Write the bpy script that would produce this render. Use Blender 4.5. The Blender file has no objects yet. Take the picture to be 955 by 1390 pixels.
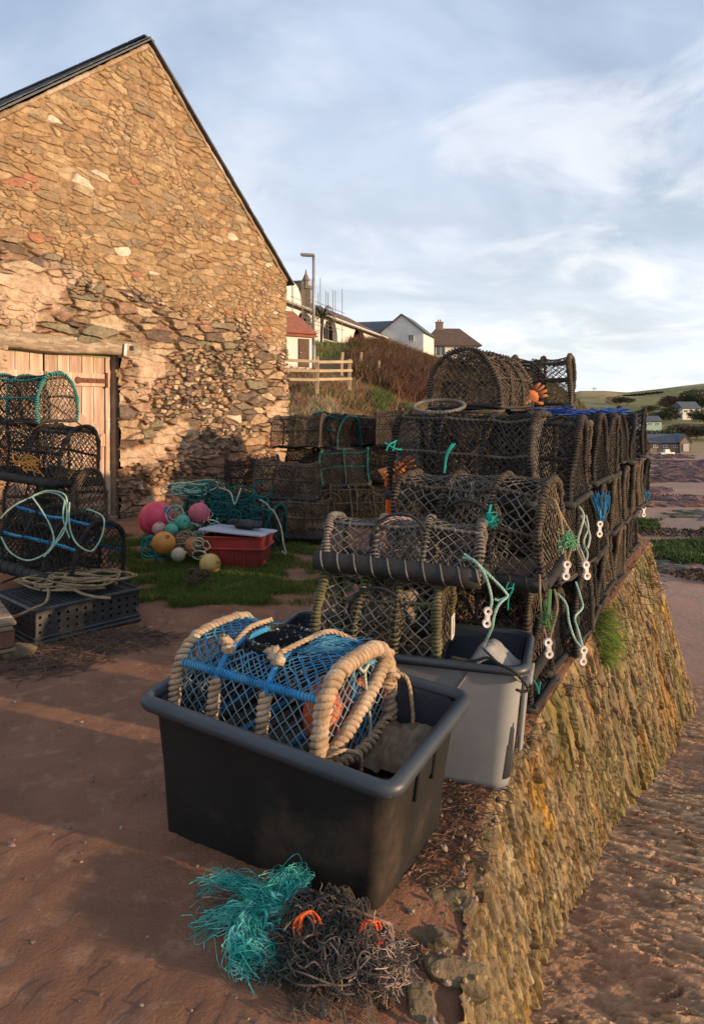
import bpy, math, random
import numpy as np
from mathutils import Vector, Matrix, noise
R = random.Random(11)
NR = np.random.default_rng(5)
S = bpy.context.scene
COL = S.collection
F, CX, HY, EZ = 950.0, 477.5, 550.0, 1.52
D = Vector((.482, .876, 0)).normalized()      # along the quay edge and the gable wall
N = Vector((D.y, -D.x, 0))                    # out towards the sea
UP = Vector((0, 0, 1))
def V(*a): return Vector(a)
def W(px, py, Y): return Vector(((px-CX)/F*Y, Y, EZ+(HY-py)/F*Y))
def G(px, py, z=0.): return W(px, py, F*(EZ-z)/(py-HY))
def rnd(a, b): return R.uniform(a, b)

# ------------------------------------------------------------------ materials
MATS = {}
def srgb(c):
    return tuple(((x/12.92) if x <= .04045 else ((x+.055)/1.055)**2.4) for x in c)
def mat(name, c1, c2=None, rough=.85, scale=6, bump=.3, bscale=60, spec=.3, metal=0, rand=0, tint=False,
        c3=None, s3=2, m3=(.5, .6), stretch=None, bdist=.01, sss=0, detail=5, ramp=(.35, .65), streak=None):
    if name in MATS: return MATS[name]
    m = bpy.data.materials.new(name); m.use_nodes = True
    nt = m.node_tree; n = nt.nodes; l = nt.links
    b = n['Principled BSDF']; b.inputs['Roughness'].default_value = rough
    b.inputs['Metallic'].default_value = metal
    b.inputs['Specular IOR Level'].default_value = spec
    tc = n.new('ShaderNodeTexCoord'); vec = tc.outputs['Object']
    if stretch:
        mp = n.new('ShaderNodeMapping'); mp.inputs['Scale'].default_value = stretch
        l.new(vec, mp.inputs['Vector']); vec = mp.outputs['Vector']
    def nz(sc, det=detail, r=.6):
        t = n.new('ShaderNodeTexNoise'); t.inputs['Scale'].default_value = sc
        t.inputs['Detail'].default_value = det; t.inputs['Roughness'].default_value = r
        l.new(vec, t.inputs['Vector']); return t.outputs['Fac']
    def mr(src, a, z, o0=0, o1=1):
        t = n.new('ShaderNodeMapRange'); t.inputs[1].default_value = a; t.inputs[2].default_value = z
        t.inputs[3].default_value = o0; t.inputs[4].default_value = o1
        l.new(src, t.inputs[0]); return t.outputs[0]
    def mix(f, a, c, mode='MIX'):
        t = n.new('ShaderNodeMix'); t.data_type = 'RGBA'; t.blend_type = mode
        if hasattr(f, 'links'): l.new(f, t.inputs[0])
        else: t.inputs[0].default_value = f
        for k, x in ((6, a), (7, c)):
            if hasattr(x, 'links'): l.new(x, t.inputs[k])
            else: t.inputs[k].default_value = (*x, 1)
        return t.outputs[2]
    c2 = c2 or tuple(x*.6 for x in c1)
    col = mix(mr(nz(scale), *ramp), c1, c2)
    if c3: col = mix(mr(nz(s3, 6, .65), *m3), col, c3)
    if tint:
        a = n.new('ShaderNodeAttribute'); a.attribute_name = 'tint'
        col = mix(1., a.outputs['Color'], col, 'MULTIPLY')
    if rand:
        oi = n.new('ShaderNodeObjectInfo')
        r = mr(oi.outputs['Random'], 0, 1, 1-rand, 1+rand)
        hs = n.new('ShaderNodeHueSaturation'); l.new(col, hs.inputs['Color']); l.new(r, hs.inputs['Value'])
        col = hs.outputs['Color']
    l.new(col, b.inputs['Base Color'])
    if bump:
        bp = n.new('ShaderNodeBump'); bp.inputs['Strength'].default_value = bump
        bp.inputs['Distance'].default_value = bdist
        l.new(nz(bscale, 8, .65), bp.inputs['Height']); l.new(bp.outputs['Normal'], b.inputs['Normal'])
    l.new(mr(nz(scale*2.3), .3, .7, max(0, rough-.12), min(1, rough+.1)), b.inputs['Roughness'])
    MATS[name] = m
    return m

# ------------------------------------------------------------------ mesh building
class MB:
    def __init__(s): s.v = []; s.f = []; s.t = []; s.cur = None
    def _add(s, vs, fs):
        o = len(s.v); s.v.extend([tuple(p) for p in vs]); s.f.extend([tuple(i+o for i in f) for f in fs])
        if s.cur is not None: s.t.extend([s.cur]*len(vs))
        return s
    def box(s, c, size, rot=None, taper=1.):
        x, y, z = (k/2 for k in size); vs = []
        for k in (-1, 1):
            q = taper if k > 0 else 1
            for i, j in ((-1, -1), (1, -1), (1, 1), (-1, 1)):
                p = Vector((i*x*q, j*y*q, k*z))
                if rot is not None: p = rot @ p
                vs.append(Vector(c)+p)
        return s._add(vs, [(3, 2, 1, 0), (4, 5, 6, 7), (0, 1, 5, 4), (1, 2, 6, 5), (2, 3, 7, 6), (3, 0, 4, 7)])
    def rbox(s, c, size, rot=None, b=.008):   # box with chamfered long edges
        x, y, z = (k/2 for k in size); vs = []; b = min(b, x*.8, y*.8, z*.8)
        rings = [(-z, b), (-z+b, 0), (z-b, 0), (z, b)]
        for zz, i in rings:
            X, Y = x-i, y-i
            for p in ((-X, -Y+b), (-X+b, -Y), (X-b, -Y), (X, -Y+b), (X, Y-b), (X-b, Y), (-X+b, Y), (-X, Y-b)):
                q = Vector((p[0], p[1], zz))
                if rot is not None: q = rot @ q
                vs.append(Vector(c)+q)
        fs = [tuple(range(7, -1, -1)), tuple(range(24, 32))]
        for r in range(3):
            for k in range(8):
                fs.append((r*8+k, r*8+(k+1) % 8, r*8+8+(k+1) % 8, r*8+8+k))
        return s._add(vs, fs)
    def strut(s, a, b, r, n=3):
        a = Vector(a); b = Vector(b); t = b-a
        if t.length < 1e-6: return
        t.normalize(); u = t.orthogonal().normalized(); w = t.cross(u)
        vs = []
        for p in (a, b):
            for k in range(n):
                q = 2*math.pi*k/n; vs.append(p+(u*math.cos(q)+w*math.sin(q))*r)
        s._add(vs, [(k, (k+1) % n, n+(k+1) % n, n+k) for k in range(n)])
    def tube(s, pts, r, n=6, closed=False, cap=True, wob=0):
        pts = [Vector(p) for p in pts]; m = len(pts)
        if m < 2: return s
        vs = []; u = None
        for i, p in enumerate(pts):
            if closed: t = pts[(i+1) % m]-pts[i-1]
            else: t = pts[min(i+1, m-1)]-pts[max(i-1, 0)]
            if t.length < 1e-9: t = Vector((0, 0, 1))
            t.normalize()
            if u is None: u = t.orthogonal().normalized()
            else:
                u = u-t*u.dot(t)
                u = u.normalized() if u.length > 1e-6 else t.orthogonal().normalized()
            w = t.cross(u); rr = r[i] if hasattr(r, '__len__') else r
            if wob: rr *= 1+rnd(-wob, wob)
            for k in range(n):
                q = 2*math.pi*k/n; vs.append(p+(u*math.cos(q)+w*math.sin(q))*rr)
        fs = []
        for i in range(m if closed else m-1):
            a = i*n; b = ((i+1) % m)*n
            for k in range(n): fs.append((a+k, a+(k+1) % n, b+(k+1) % n, b+k))
        if cap and not closed:
            fs.append(tuple(range(n-1, -1, -1))); fs.append(tuple(range((m-1)*n, m*n)))
        return s._add(vs, fs)
    def grid(s, fn, nu, nv, cu=False):
        vs = [fn(i/nu, j/nv) for j in range(nv+1) for i in range(nu+(0 if cu else 1))]
        w = nu if cu else nu+1; fs = []
        for j in range(nv):
            for i in range(nu):
                a = j*w+i; b = j*w+(i+1) % w
                fs.append((a, b, b+w, a+w))
        return s._add(vs, fs)
    def loft(s, rings, capa=True, capb=True):
        n = len(rings[0]); vs = [p for r in rings for p in r]; fs = []
        for j in range(len(rings)-1):
            for k in range(n): fs.append((j*n+k, j*n+(k+1) % n, (j+1)*n+(k+1) % n, (j+1)*n+k))
        if capa: fs.append(tuple(range(n-1, -1, -1)))
        if capb: fs.append(tuple(range((len(rings)-1)*n, len(rings)*n)))
        return s._add(vs, fs)
    def ball(s, c, r, nu=20, nv=12, sc=(1, 1, 1), rot=None, jit=0):
        vs = []; fs = []
        for j in range(nv+1):
            th = math.pi*j/nv
            for i in range(nu):
                ph = 2*math.pi*i/nu
                p = Vector((math.sin(th)*math.cos(ph)*sc[0], math.sin(th)*math.sin(ph)*sc[1], math.cos(th)*sc[2]))*r
                if jit: p *= 1+jit*noise.noise(p*(2.2/r)+Vector(c)*7)
                if rot is not None: p = rot @ p
                vs.append(Vector(c)+p)
        for j in range(nv):
            for i in range(nu): fs.append((j*nu+i, (j+1)*nu+i, (j+1)*nu+(i+1) % nu, j*nu+(i+1) % nu))
        return s._add(vs, fs)
    def build(s, name, m, parent=None, smooth=False, loc=None, **k):
        me = bpy.data.meshes.new(name); me.from_pydata(s.v, [], s.f)
        me.materials.append(m)
        if smooth: me.polygons.foreach_set('use_smooth', [True]*len(me.polygons))
        if s.t and len(s.t) == len(s.v):
            a = me.color_attributes.new('tint', 'FLOAT_COLOR', 'POINT')
            a.data.foreach_set('color', np.array([(*c, 1) for c in s.t], dtype=np.float32).ravel())
        me.validate(); me.update()
        o = bpy.data.objects.new(name, me); COL.objects.link(o)
        if parent is not None: o.parent = parent
        if k: tag(o, **k)
        return o
def fastmesh(name, verts, tris, m, parent=None, tint=None, **k):
    me = bpy.data.meshes.new(name); w = tris.shape[1]
    me.vertices.add(len(verts)); me.vertices.foreach_set('co', verts.astype(np.float32).ravel())
    me.loops.add(tris.size); me.loops.foreach_set('vertex_index', tris.astype(np.int32).ravel())
    me.polygons.add(len(tris)); me.polygons.foreach_set('loop_start', np.arange(0, tris.size, w, dtype=np.int32))
    me.polygons.foreach_set('loop_total', np.full(len(tris), w, dtype=np.int32))
    me.materials.append(m); me.update(calc_edges=True)
    if tint is not None:
        a = me.color_attributes.new('tint', 'FLOAT_COLOR', 'POINT')
        a.data.foreach_set('color', np.c_[tint, np.ones(len(tint))].astype(np.float32).ravel())
    o = bpy.data.objects.new(name, me); COL.objects.link(o)
    if parent is not None: o.parent = parent
    if k: tag(o, **k)
    return o
def tag(o, label=None, cat=None, group=None, kind=None):
    if label: o['label'] = label
    if cat: o['category'] = cat
    if group: o['group'] = group
    if kind: o['kind'] = kind
    return o
def empty(name, loc, label, cat, rot=(0, 0, 0), group=None):
    o = bpy.data.objects.new(name, None); COL.objects.link(o); o.location = loc; o.rotation_euler = rot
    o.empty_display_size = .1
    return tag(o, label, cat, group)
def copy_tree(o, parent=None):
    c = o.copy(); COL.objects.link(c)
    if parent is not None: c.parent = parent
    for ch in list(o.children): copy_tree(ch, c)
    return c
def crom(pts, n=8, closed=False):
    pts = [Vector(p) for p in pts]; m = len(pts); out = []
    rng = range(m if closed else m-1)
    for i in rng:
        if closed: p0, p1, p2, p3 = pts[i-1], pts[i], pts[(i+1) % m], pts[(i+2) % m]
        else: p0, p1, p2, p3 = pts[max(i-1, 0)], pts[i], pts[i+1], pts[min(i+2, m-1)]
        for k in range(n):
            t = k/n; t2 = t*t; t3 = t2*t
            out.append(.5*((2*p1)+(p2-p0)*t+(2*p0-5*p1+4*p2-p3)*t2+(3*p1-p0-3*p2+p3)*t3))
    if not closed: out.append(pts[-1])
    return out
def resample(pts, step, closed=False):
    pts = [Vector(p) for p in pts]
    if closed: pts = pts+[pts[0]]
    out = [pts[0].copy()]; acc = 0.
    for a, b in zip(pts[:-1], pts[1:]):
        L = (b-a).length
        while L > 1e-9 and acc+L >= step:
            t = (step-acc)/L; a = a.lerp(b, t); out.append(a.copy()); L = (b-a).length; acc = 0.
        acc += L
    return out
def frames(pts):
    u = None; out = []
    for i in range(len(pts)):
        t = (pts[min(i+1, len(pts)-1)]-pts[max(i-1, 0)])
        t = t.normalized() if t.length > 1e-9 else Vector((1, 0, 0))
        u = t.orthogonal().normalized() if u is None else (u-t*u.dot(t)).normalized()
        out.append((t, u, t.cross(u)))
    return out
def wrap(mb, path, Rr, r, pitch, seg=8, n=5, ph0=0., jit=.0, wander=.0, starts=1):
    for q_ in range(starts): _wrap(mb, path, Rr, r, pitch*starts, seg*starts if starts < 3 else seg*2, n, ph0+2*math.pi*q_/starts, jit, wander)
def _wrap(mb, path, Rr, r, pitch, seg=8, n=5, ph0=0., jit=.0, wander=.0):
    """rope wound in a helix round a path"""
    step = pitch/seg; p = resample(path, step); fr = frames(p); out = []
    ph = ph0
    for i, q in enumerate(p):
        t, u, w = fr[i]
        rr = Rr*(1+jit*noise.noise(q*23+Vector((ph0, 3, 1))))
        out.append(q+(u*math.cos(ph)+w*math.sin(ph))*rr)
        ph += 2*math.pi/seg*(1+wander*noise.noise(q*9))
    if len(out) > 2: mb.tube(out, r, n)
def rope(mb, path, r, n=5, lay=None, strands=3, seg=7):
    """laid rope: three twisted strands"""
    lay = lay or r*7
    p = resample(path, lay/seg); fr = frames(p)
    if len(p) < 3: return
    for s_ in range(strands):
        out = []
        for i, q in enumerate(p):
            t, u, w = fr[i]; ph = 2*math.pi*(i/seg+s_/strands)
            out.append(q+(u*math.cos(ph)+w*math.sin(ph))*r*.52)
        mb.tube(out, r*.56, n)
def sag_loop(a, b, drop, n=7, side=V(0, 0, 0)):
    a = Vector(a); b = Vector(b)
    return [a.lerp(b, k/n)+(side-UP*drop)*math.sin(math.pi*k/n) for k in range(n+1)]
def rotz(a): return Matrix.Rotation(a, 3, 'Z')
def eul(x, y, z): return Matrix.Rotation(z, 3, 'Z') @ Matrix.Rotation(y, 3, 'Y') @ Matrix.Rotation(x, 3, 'X')

# ------------------------------------------------------------------ rubble masonry (every stone modelled, one mesh per wall)
def voronoi(u0, u1, v0, v1, su, sv, jit=.42, rg=None):
    rg = rg or NR
    cols = int((u1-u0)/su)+3; rows = int((v1-v0)/sv)+3; P = []
    for j in range(rows):
        for i in range(cols):
            P.append(((i-1+(.5 if j % 2 else 0)+rg.uniform(-jit, jit)), (j-1+rg.uniform(-jit, jit)*.9)))
    P = np.array(P)           # unit space: both axes have cell size 1
    P = P[rg.random(len(P)) > .16]
    cells = []
    for k, p in enumerate(P):
        if not (-1.2 < p[0] < cols-1 and -1.2 < p[1] < rows-1): continue
        d = P-p; d2 = (d**2).sum(1); idx = np.where((d2 > 1e-9) & (d2 < 9))[0]
        idx = idx[np.argsort(d2[idx])][:18]
        poly = [(p[0]-1.7, p[1]-1.7), (p[0]+1.7, p[1]-1.7), (p[0]+1.7, p[1]+1.7), (p[0]-1.7, p[1]+1.7)]
        for q in idx:
            m = (P[q]+p)/2; nn = P[q]-p
            poly = clip(poly, m, nn)
            if len(poly) < 3: break
        if len(poly) >= 3: cells.append([(u0+x*su, v0+y*sv) for x, y in poly])
    return cells
def clip(poly, m, nn):
    out = []; L = len(poly)
    for i in range(L):
        a = poly[i]; b = poly[(i+1) % L]
        da = (a[0]-m[0])*nn[0]+(a[1]-m[1])*nn[1]; db = (b[0]-m[0])*nn[0]+(b[1]-m[1])*nn[1]
        if da <= 0: out.append(a)
        if (da < 0 < db) or (db < 0 < da):
            t = da/(da-db); out.append((a[0]+(b[0]-a[0])*t, a[1]+(b[1]-a[1])*t))
    return out
def area(p): return abs(sum(p[i][0]*p[(i+1) % len(p)][1]-p[(i+1) % len(p)][0]*p[i][1] for i in range(len(p))))/2
def stones(mb, cells, mapf, colf, hf, gap=.012, rough=.006, maxl=.07):
    """mapf(u,v,h)->Vector; hf(c)->height of stone or None; colf(c)->rgb"""
    for c in cells:
        if area(c) < 8e-4: continue
        cu = sum(p[0] for p in c)/len(c); cv = sum(p[1] for p in c)/len(c)
        h = hf(cu, cv)
        if h is None: continue
        c0 = c; c = []
        for i in range(len(c0)):
            p_, q_ = c0[i], c0[(i+1) % len(c0)]; L_ = math.hypot(q_[0]-p_[0], q_[1]-p_[1])
            if L_ < .012: c.append(((p_[0]+q_[0])/2, (p_[1]+q_[1])/2)); continue
            t_ = rnd(.03, .15); c.append((p_[0]+(q_[0]-p_[0])*t_, p_[1]+(q_[1]-p_[1])*t_)); c.append((p_[0]+(q_[0]-p_[0])*(1-t_), p_[1]+(q_[1]-p_[1])*(1-t_)))
        pts = []
        for i in range(len(c)):
            a = c[i]; b = c[(i+1) % len(c)]; L = math.hypot(b[0]-a[0], b[1]-a[1]); m = max(1, min(5, int(L/maxl)+1))
            for k in range(m):
                t = k/m; pts.append((a[0]+(b[0]-a[0])*t+rnd(-1, 1)*rough, a[1]+(b[1]-a[1])*t+rnd(-1, 1)*rough))
        n = len(pts); size = math.sqrt(area(c)); g = gap*rnd(.5, 1.6)
        tu, tv = rnd(-.22, .22), rnd(-.3, .22)
        rings = []
        du = max(abs(p[0]-cu) for p in pts); dv = max(abs(p[1]-cv) for p in pts)
        for ins, dep in ((0, -.02), (g, h*.35), (g*1.7, h*.85), (None, h)):
            ring = []
            for (x, y) in pts:
                if ins is None: fx = fy = rnd(.5, .68)
                else:
                    fx = max(.35, 1-ins/du); fy = max(.35, 1-ins/dv)
                X = cu+(x-cu)*fx; Y = cv+(y-cv)*fy
                d = dep+((X-cu)*tu+(Y-cv)*tv+rnd(-1, 1)*rough*.9 if dep > 0 else 0)
                ring.append(mapf(X, Y, d))
            rings.append(ring)
        o = len(mb.v); mb.cur = colf(cu, cv)
        vs = [p for r in rings for p in r]+[mapf(cu+rnd(-.1, .1)*du, cv+rnd(-.1, .1)*dv, h*rnd(.9, 1.25))]
        fs = []
        for j in range(3):
            for k in range(n): fs.append((j*n+k, j*n+(k+1) % n, (j+1)*n+(k+1) % n, (j+1)*n+k))
        for k in range(n): fs.append((3*n+k, 3*n+(k+1) % n, 4*n))
        mb._add(vs, fs)
def pick(pal, var=.12):
    c = R.choice(pal); f = 1+rnd(-var, var)
    return tuple(max(0, x*f*(1+rnd(-.04, .04))) for x in c)
# ------------------------------------------------------------------ masonry as real relief: packed stones with sunken joints
_T = np.random.default_rng(77).random((256, 256))
def vn(x, y, k=0):
    xi = np.floor(x).astype(int); yi = np.floor(y).astype(int); fx = x-xi; fy = y-yi
    fx = fx*fx*(3-2*fx); fy = fy*fy*(3-2*fy); g = lambda a, b_: _T[(a+k*31) % 256, (b_+k*57) % 256]
    return (g(xi, yi)*(1-fx)+g(xi+1, yi)*fx)*(1-fy)+(g(xi, yi+1)*(1-fx)+g(xi+1, yi+1)*fx)*fy
def fb(x, y, k=0, o=4, r=.55):
    s = 0; a = 1; t = 0
    for i in range(o): s = s+a*vn(x*2**i, y*2**i, k+i*7); t += a; a *= r
    return s/t-.5
def ss(x, a, b): t = np.clip((x-a)/(b-a), 0, 1); return t*t*(3-2*t)
def worley(u, v, su, sv, k=0, jit=.8, p=3.0, size=.35):
    y = v/sv; row0 = np.floor(y).astype(int)
    F1 = np.full(u.shape, 9.); F2 = np.full(u.shape, 9.); I = np.zeros(u.shape, int); J = np.zeros(u.shape, int); DX = np.zeros(u.shape); DY = np.zeros(u.shape)
    for dj in (-1, 0, 1):
        r = row0+dj; off = _T[r % 256, (k*13+3) % 256]*2; x = u/su+off; c0 = np.floor(x).astype(int)
        for di in (-2, -1, 0, 1, 2):
            c = c0+di; a1 = _T[(c*7+k*5) % 256, (r*3+11) % 256]; a2 = _T[(c*5+91) % 256, (r*11+k) % 256]; a3 = _T[(c*3+17+k) % 256, (r*7+29) % 256]
            dx = x-(c+.5+(a1-.5)*jit); dy = y-(r+.5+(a2-.5)*jit)
            d = (np.abs(dx)**p+np.abs(dy*1.05)**p)**(1/p)-(a3-.5)*size
            n1 = d < F1
            F2 = np.where(n1, F1, np.minimum(F2, d)); F1 = np.where(n1, d, F1)
            I = np.where(n1, c, I); J = np.where(n1, r, J); DX = np.where(n1, dx, DX); DY = np.where(n1, dy, DY)
    h = lambda m: _T[(I*m+J*17+k) % 256, (J*m+I*23+5) % 256]
    return F2-F1, h, DX, DY
def relief(name, mapv, U, Vv, H_, C, m, parent=None, smooth=False, **k):
    """U,V,H_ 2-D arrays; mapv vectorised -> (n,3); C (…,3) colours"""
    nv, nu = U.shape; P = mapv(U.ravel(), Vv.ravel(), H_.ravel())
    idx = np.arange(nu*nv).reshape(nv, nu); q = np.stack([idx[:-1, :-1], idx[:-1, 1:], idx[1:, 1:], idx[1:, :-1]], -1).reshape(-1, 4)
    o = fastmesh(name, P, q, m, tint=C.reshape(-1, 3), **k)
    o.data.polygons.foreach_set('use_smooth', [smooth]*len(o.data.polygons))
    return o
def palmix(r, pal):
    p = np.array(pal); x = r*len(p)*.9999; return p[np.floor(x).astype(int) % len(p)]
# ------------------------------------------------------------------ world, sun, camera
SUN_EL = math.radians(8.5); sd = Vector((.93, -.36, 0)).normalized()
w = bpy.data.worlds.new('World'); S.world = w; w.use_nodes = True
nt = w.node_tree; n = nt.nodes; l = nt.links; bg = n['Background']
sky = n.new('ShaderNodeTexSky'); sky.sky_type = 'NISHITA'; sky.sun_disc = False
sky.sun_elevation = SUN_EL; sky.sun_rotation = math.atan2(sd.x, sd.y); sky.air_density = 1.; sky.dust_density = .6
tc = n.new('ShaderNodeTexCoord')
sep = n.new('ShaderNodeSeparateXYZ'); l.new(tc.outputs['Generated'], sep.inputs[0])
def mth(op, a, b=None, c=None):
    t = n.new('ShaderNodeMath'); t.operation = op
    for k, x in enumerate((a, b, c)):
        if x is None: continue
        if hasattr(x, 'links'): l.new(x, t.inputs[k])
        else: t.inputs[k].default_value = x
    return t.outputs[0]
zz = mth('ADD', mth('MAXIMUM', sep.outputs['Z'], 0), .22)
cmb = n.new('ShaderNodeCombineXYZ')
l.new(mth('DIVIDE', sep.outputs['X'], zz), cmb.inputs[0]); l.new(mth('DIVIDE', sep.outputs['Y'], zz), cmb.inputs[1])
def cloud(sc, det, lo, hi, dist=.4, off=(0, 0, 0), st=(1, 1, 1)):
    mp = n.new('ShaderNodeMapping'); mp.inputs['Location'].default_value = off; mp.inputs['Scale'].default_value = st
    l.new(cmb.outputs[0], mp.inputs['Vector'])
    t = n.new('ShaderNodeTexNoise'); t.inputs['Scale'].default_value = sc; t.inputs['Detail'].default_value = det
    t.inputs['Roughness'].default_value = .56; t.inputs['Distortion'].default_value = dist
    l.new(mp.outputs[0], t.inputs['Vector'])
    r = n.new('ShaderNodeMapRange'); r.interpolation_type = 'SMOOTHSTEP'
    r.inputs[1].default_value = lo; r.inputs[2].default_value = hi; l.new(t.outputs['Fac'], r.inputs[0]); return r.outputs[0]
def cmix(f, a, b):
    t = n.new('ShaderNodeMix'); t.data_type = 'RGBA'
    if hasattr(f, 'links'): l.new(f, t.inputs[0])
    else: t.inputs[0].default_value = f
    for k, x in ((6, a), (7, b)):
        if hasattr(x, 'links'): l.new(x, t.inputs[k])
        else: t.inputs[k].default_value = (*x, 1)
    return t.outputs[2]
SK = 1.36
def sc_(c, k=SK): return tuple(x*k for x in c)
# cloud colours are in the sky texture's own radiance units (multiplied by the Background strength)
up = n.new('ShaderNodeMapRange'); l.new(sep.outputs['Z'], up.inputs[0]); up.inputs[1].default_value = .02; up.inputs[2].default_value = .42
east = n.new('ShaderNodeMapRange'); l.new(sep.outputs['X'], east.inputs[0]); east.inputs[1].default_value = -.3; east.inputs[2].default_value = .55
veil = cmix(up.outputs[0], sc_((5.3, 5.7, 6.1)), sc_((2.3, 3.05, 4.25)))
col = cmix(cloud(.9, 5, .35, .62, .6), cmix(.62, sky.outputs[0], veil), cmix(up.outputs[0], sc_((5.0, 5.3, 5.7)), sc_((3.2, 3.75, 4.7))))
lit = cmix(up.outputs[0], sc_((6.5, 6.2, 6.0)), sc_((5.4, 5.5, 5.7)))
lm = mth('MULTIPLY', cloud(2.0, 7, .47, .66, .5, (3.1, 1.7, 0)), mth('ADD', mth('MULTIPLY', east.outputs[0], .6), .1))
col = cmix(lm, col, lit)
col = cmix(mth('MULTIPLY', cloud(2.4, 7, .48, .68, .4, (7.3, 2.2, 0), (1, 1.3, 1)), .4), col, cmix(up.outputs[0], sc_((3.7, 4.05, 4.6)), sc_((2.3, 2.75, 3.6))))
l.new(col, bg.inputs['Color']); bg.inputs['Strength'].default_value = .1
sun = bpy.data.lights.new('sun', 'SUN'); sun.energy = 4.2; sun.angle = math.radians(.9); sun.color = (1, .71, .42)
so = bpy.data.objects.new('sun', sun); COL.objects.link(so)
sdir = Vector((sd.x*math.cos(SUN_EL), sd.y*math.cos(SUN_EL), math.sin(SUN_EL)))
so.rotation_euler = sdir.to_track_quat('Z', 'Y').to_euler()
cam = bpy.data.cameras.new('camera'); co = bpy.data.objects.new('camera', cam); COL.objects.link(co); S.camera = co
co.location = (0, 0, EZ); co.rotation_euler = (math.pi/2, 0, 0)
cam.sensor_fit = 'HORIZONTAL'; cam.sensor_width = 24; cam.lens = 24*F/955; cam.shift_y = -(695-HY)/955; cam.clip_end = 8000; cam.clip_start = .05
S.view_settings.view_transform = 'Standard'; S.view_settings.look = 'None'; S.view_settings.exposure = 0.54; S.view_settings.gamma = 1

# ------------------------------------------------------------------ quay ground
E0 = V(.83, 3.32, 0)
AEND = 5.15
_E = []
def _build_edge():
    st = .05; ang0 = math.atan2(D.y, D.x)
    def head(a):
        if a > AEND: return ang0+math.radians(48)*min(1, (a-AEND)/.9)
        if a > -.35: return ang0
        if a > -1.7: return ang0+math.radians(17)*min(1, (-.35-a)/.8)
        return ang0+math.radians(17+22*min(1, (-1.7-a)/.5))
    fw = [(0., E0.copy(), head(0))]; p = E0.copy(); a = 0.
    while a < 22: h = head(a+st/2); p = p+V(math.cos(h), math.sin(h), 0)*st; a += st; fw.append((a, p.copy(), head(a)))
    bw = []; p = E0.copy(); a = 0.
    while a > -9: h = head(a-st/2); p = p-V(math.cos(h), math.sin(h), 0)*st; a -= st; bw.append((a, p.copy(), head(a)))
    return bw[::-1]+fw
_E = _build_edge()
def edge(a):       # quay edge as a function of distance along it
    k = (a-_E[0][0])/.05; i = int(min(max(k, 0), len(_E)-2)); f = k-i
    (x, p, h), (y, q, g) = _E[i], _E[i+1]; h = h+(g-h)*f
    return p+(q-p)*f, V(math.sin(h), -math.cos(h), 0)
def edgeX(Y):
    for (x, p, h), (y, q, g) in zip(_E[:-1], _E[1:]):
        if p.y <= Y <= q.y: return p.x+(q.x-p.x)*(Y-p.y)/max(1e-6, q.y-p.y)
    return _E[-1][1].x
_EX = [(-5+.1*k, edgeX(-5+.1*k)) for k in range(230)]
def gz(p):         # gentle unevenness of the quay
    return .018*noise.noise(V(p[0]*.9, p[1]*.9, 0))+.006*noise.noise(V(p[0]*5, p[1]*5, 3))
M_dirt = mat('dirt', (.265, .128, .076), (.195, .096, .058), rough=.95, scale=3.2, bump=.7, bscale=75, bdist=.022, c3=(.33, .185, .115), s3=9, m3=(.54, .7), spec=.15)
mb = MB()
def gfn(u, v):
    Y = -5+20*u**1.15; b = -15*(1-v)**2.2; q = V(_interp(Y, _EX)+b+.005, Y, 0)
    z = gz(q)+.006*noise.noise(q*11)+.005*noise.noise(q*33)+.0035*noise.noise(q*70)
    if b > -.3: z -= .035*(1+b/.3)*(1+.9*noise.noise(q*5))
    if Y < 2.6 and b > -.5: z -= .03*(1+b/.5)*min(1, (2.6-Y)/.6)*(1+noise.noise(q*4))
    return V(q.x, q.y, z)
def _interp(t, tab):
    k = (t-tab[0][0])/.1; i = int(min(max(k, 0), len(tab)-2)); return tab[i][1]+(tab[i+1][1]-tab[i][1])*min(1, k-i)
mb.grid(gfn, 520, 340)
mb.build('quay_ground', M_dirt, smooth=True, kind='structure')

# ------------------------------------------------------------------ beach, slipway
BZ = [(-20, -.3), (0, -.35), (2.9, -.80), (4.1, -1.0), (6, -1.5), (7.8, -1.86), (10, -2.05), (14, -2.12), (25, -2.35), (50, -2.75), (100, -5.4), (140, -8), (3000, -60)]
def interp(t, tab):
    if t <= tab[0][0]: return tab[0][1]
    for (a, x), (b, y) in zip(tab[:-1], tab[1:]):
        if t <= b: return x+(y-x)*(t-a)/(b-a)
    return tab[-1][1]
M_sand = mat('beach_sand', (.38, .2, .125), (.27, .15, .1), rough=.75, scale=.35, bump=.5, bscale=7, bdist=.05, c3=(.23, .17, .14), s3=.9, m3=(.52, .62), spec=.35)
mb = MB()
def bfn(u, v):
    Y = -10+v**3.2*2500; X = (u-.35)*(40+v**3*4000)
    z = interp(Y, BZ)+(.05*noise.noise(V(X*.35, Y*.35, 0))+.03*noise.noise(V(X*1.6, Y*1.3, 2)) if Y > 7 else -.12)
    return V(X, Y, z)
mb.grid(bfn, 260, 420)
mb.build('beach', M_sand, smooth=True, kind='structure')

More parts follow.
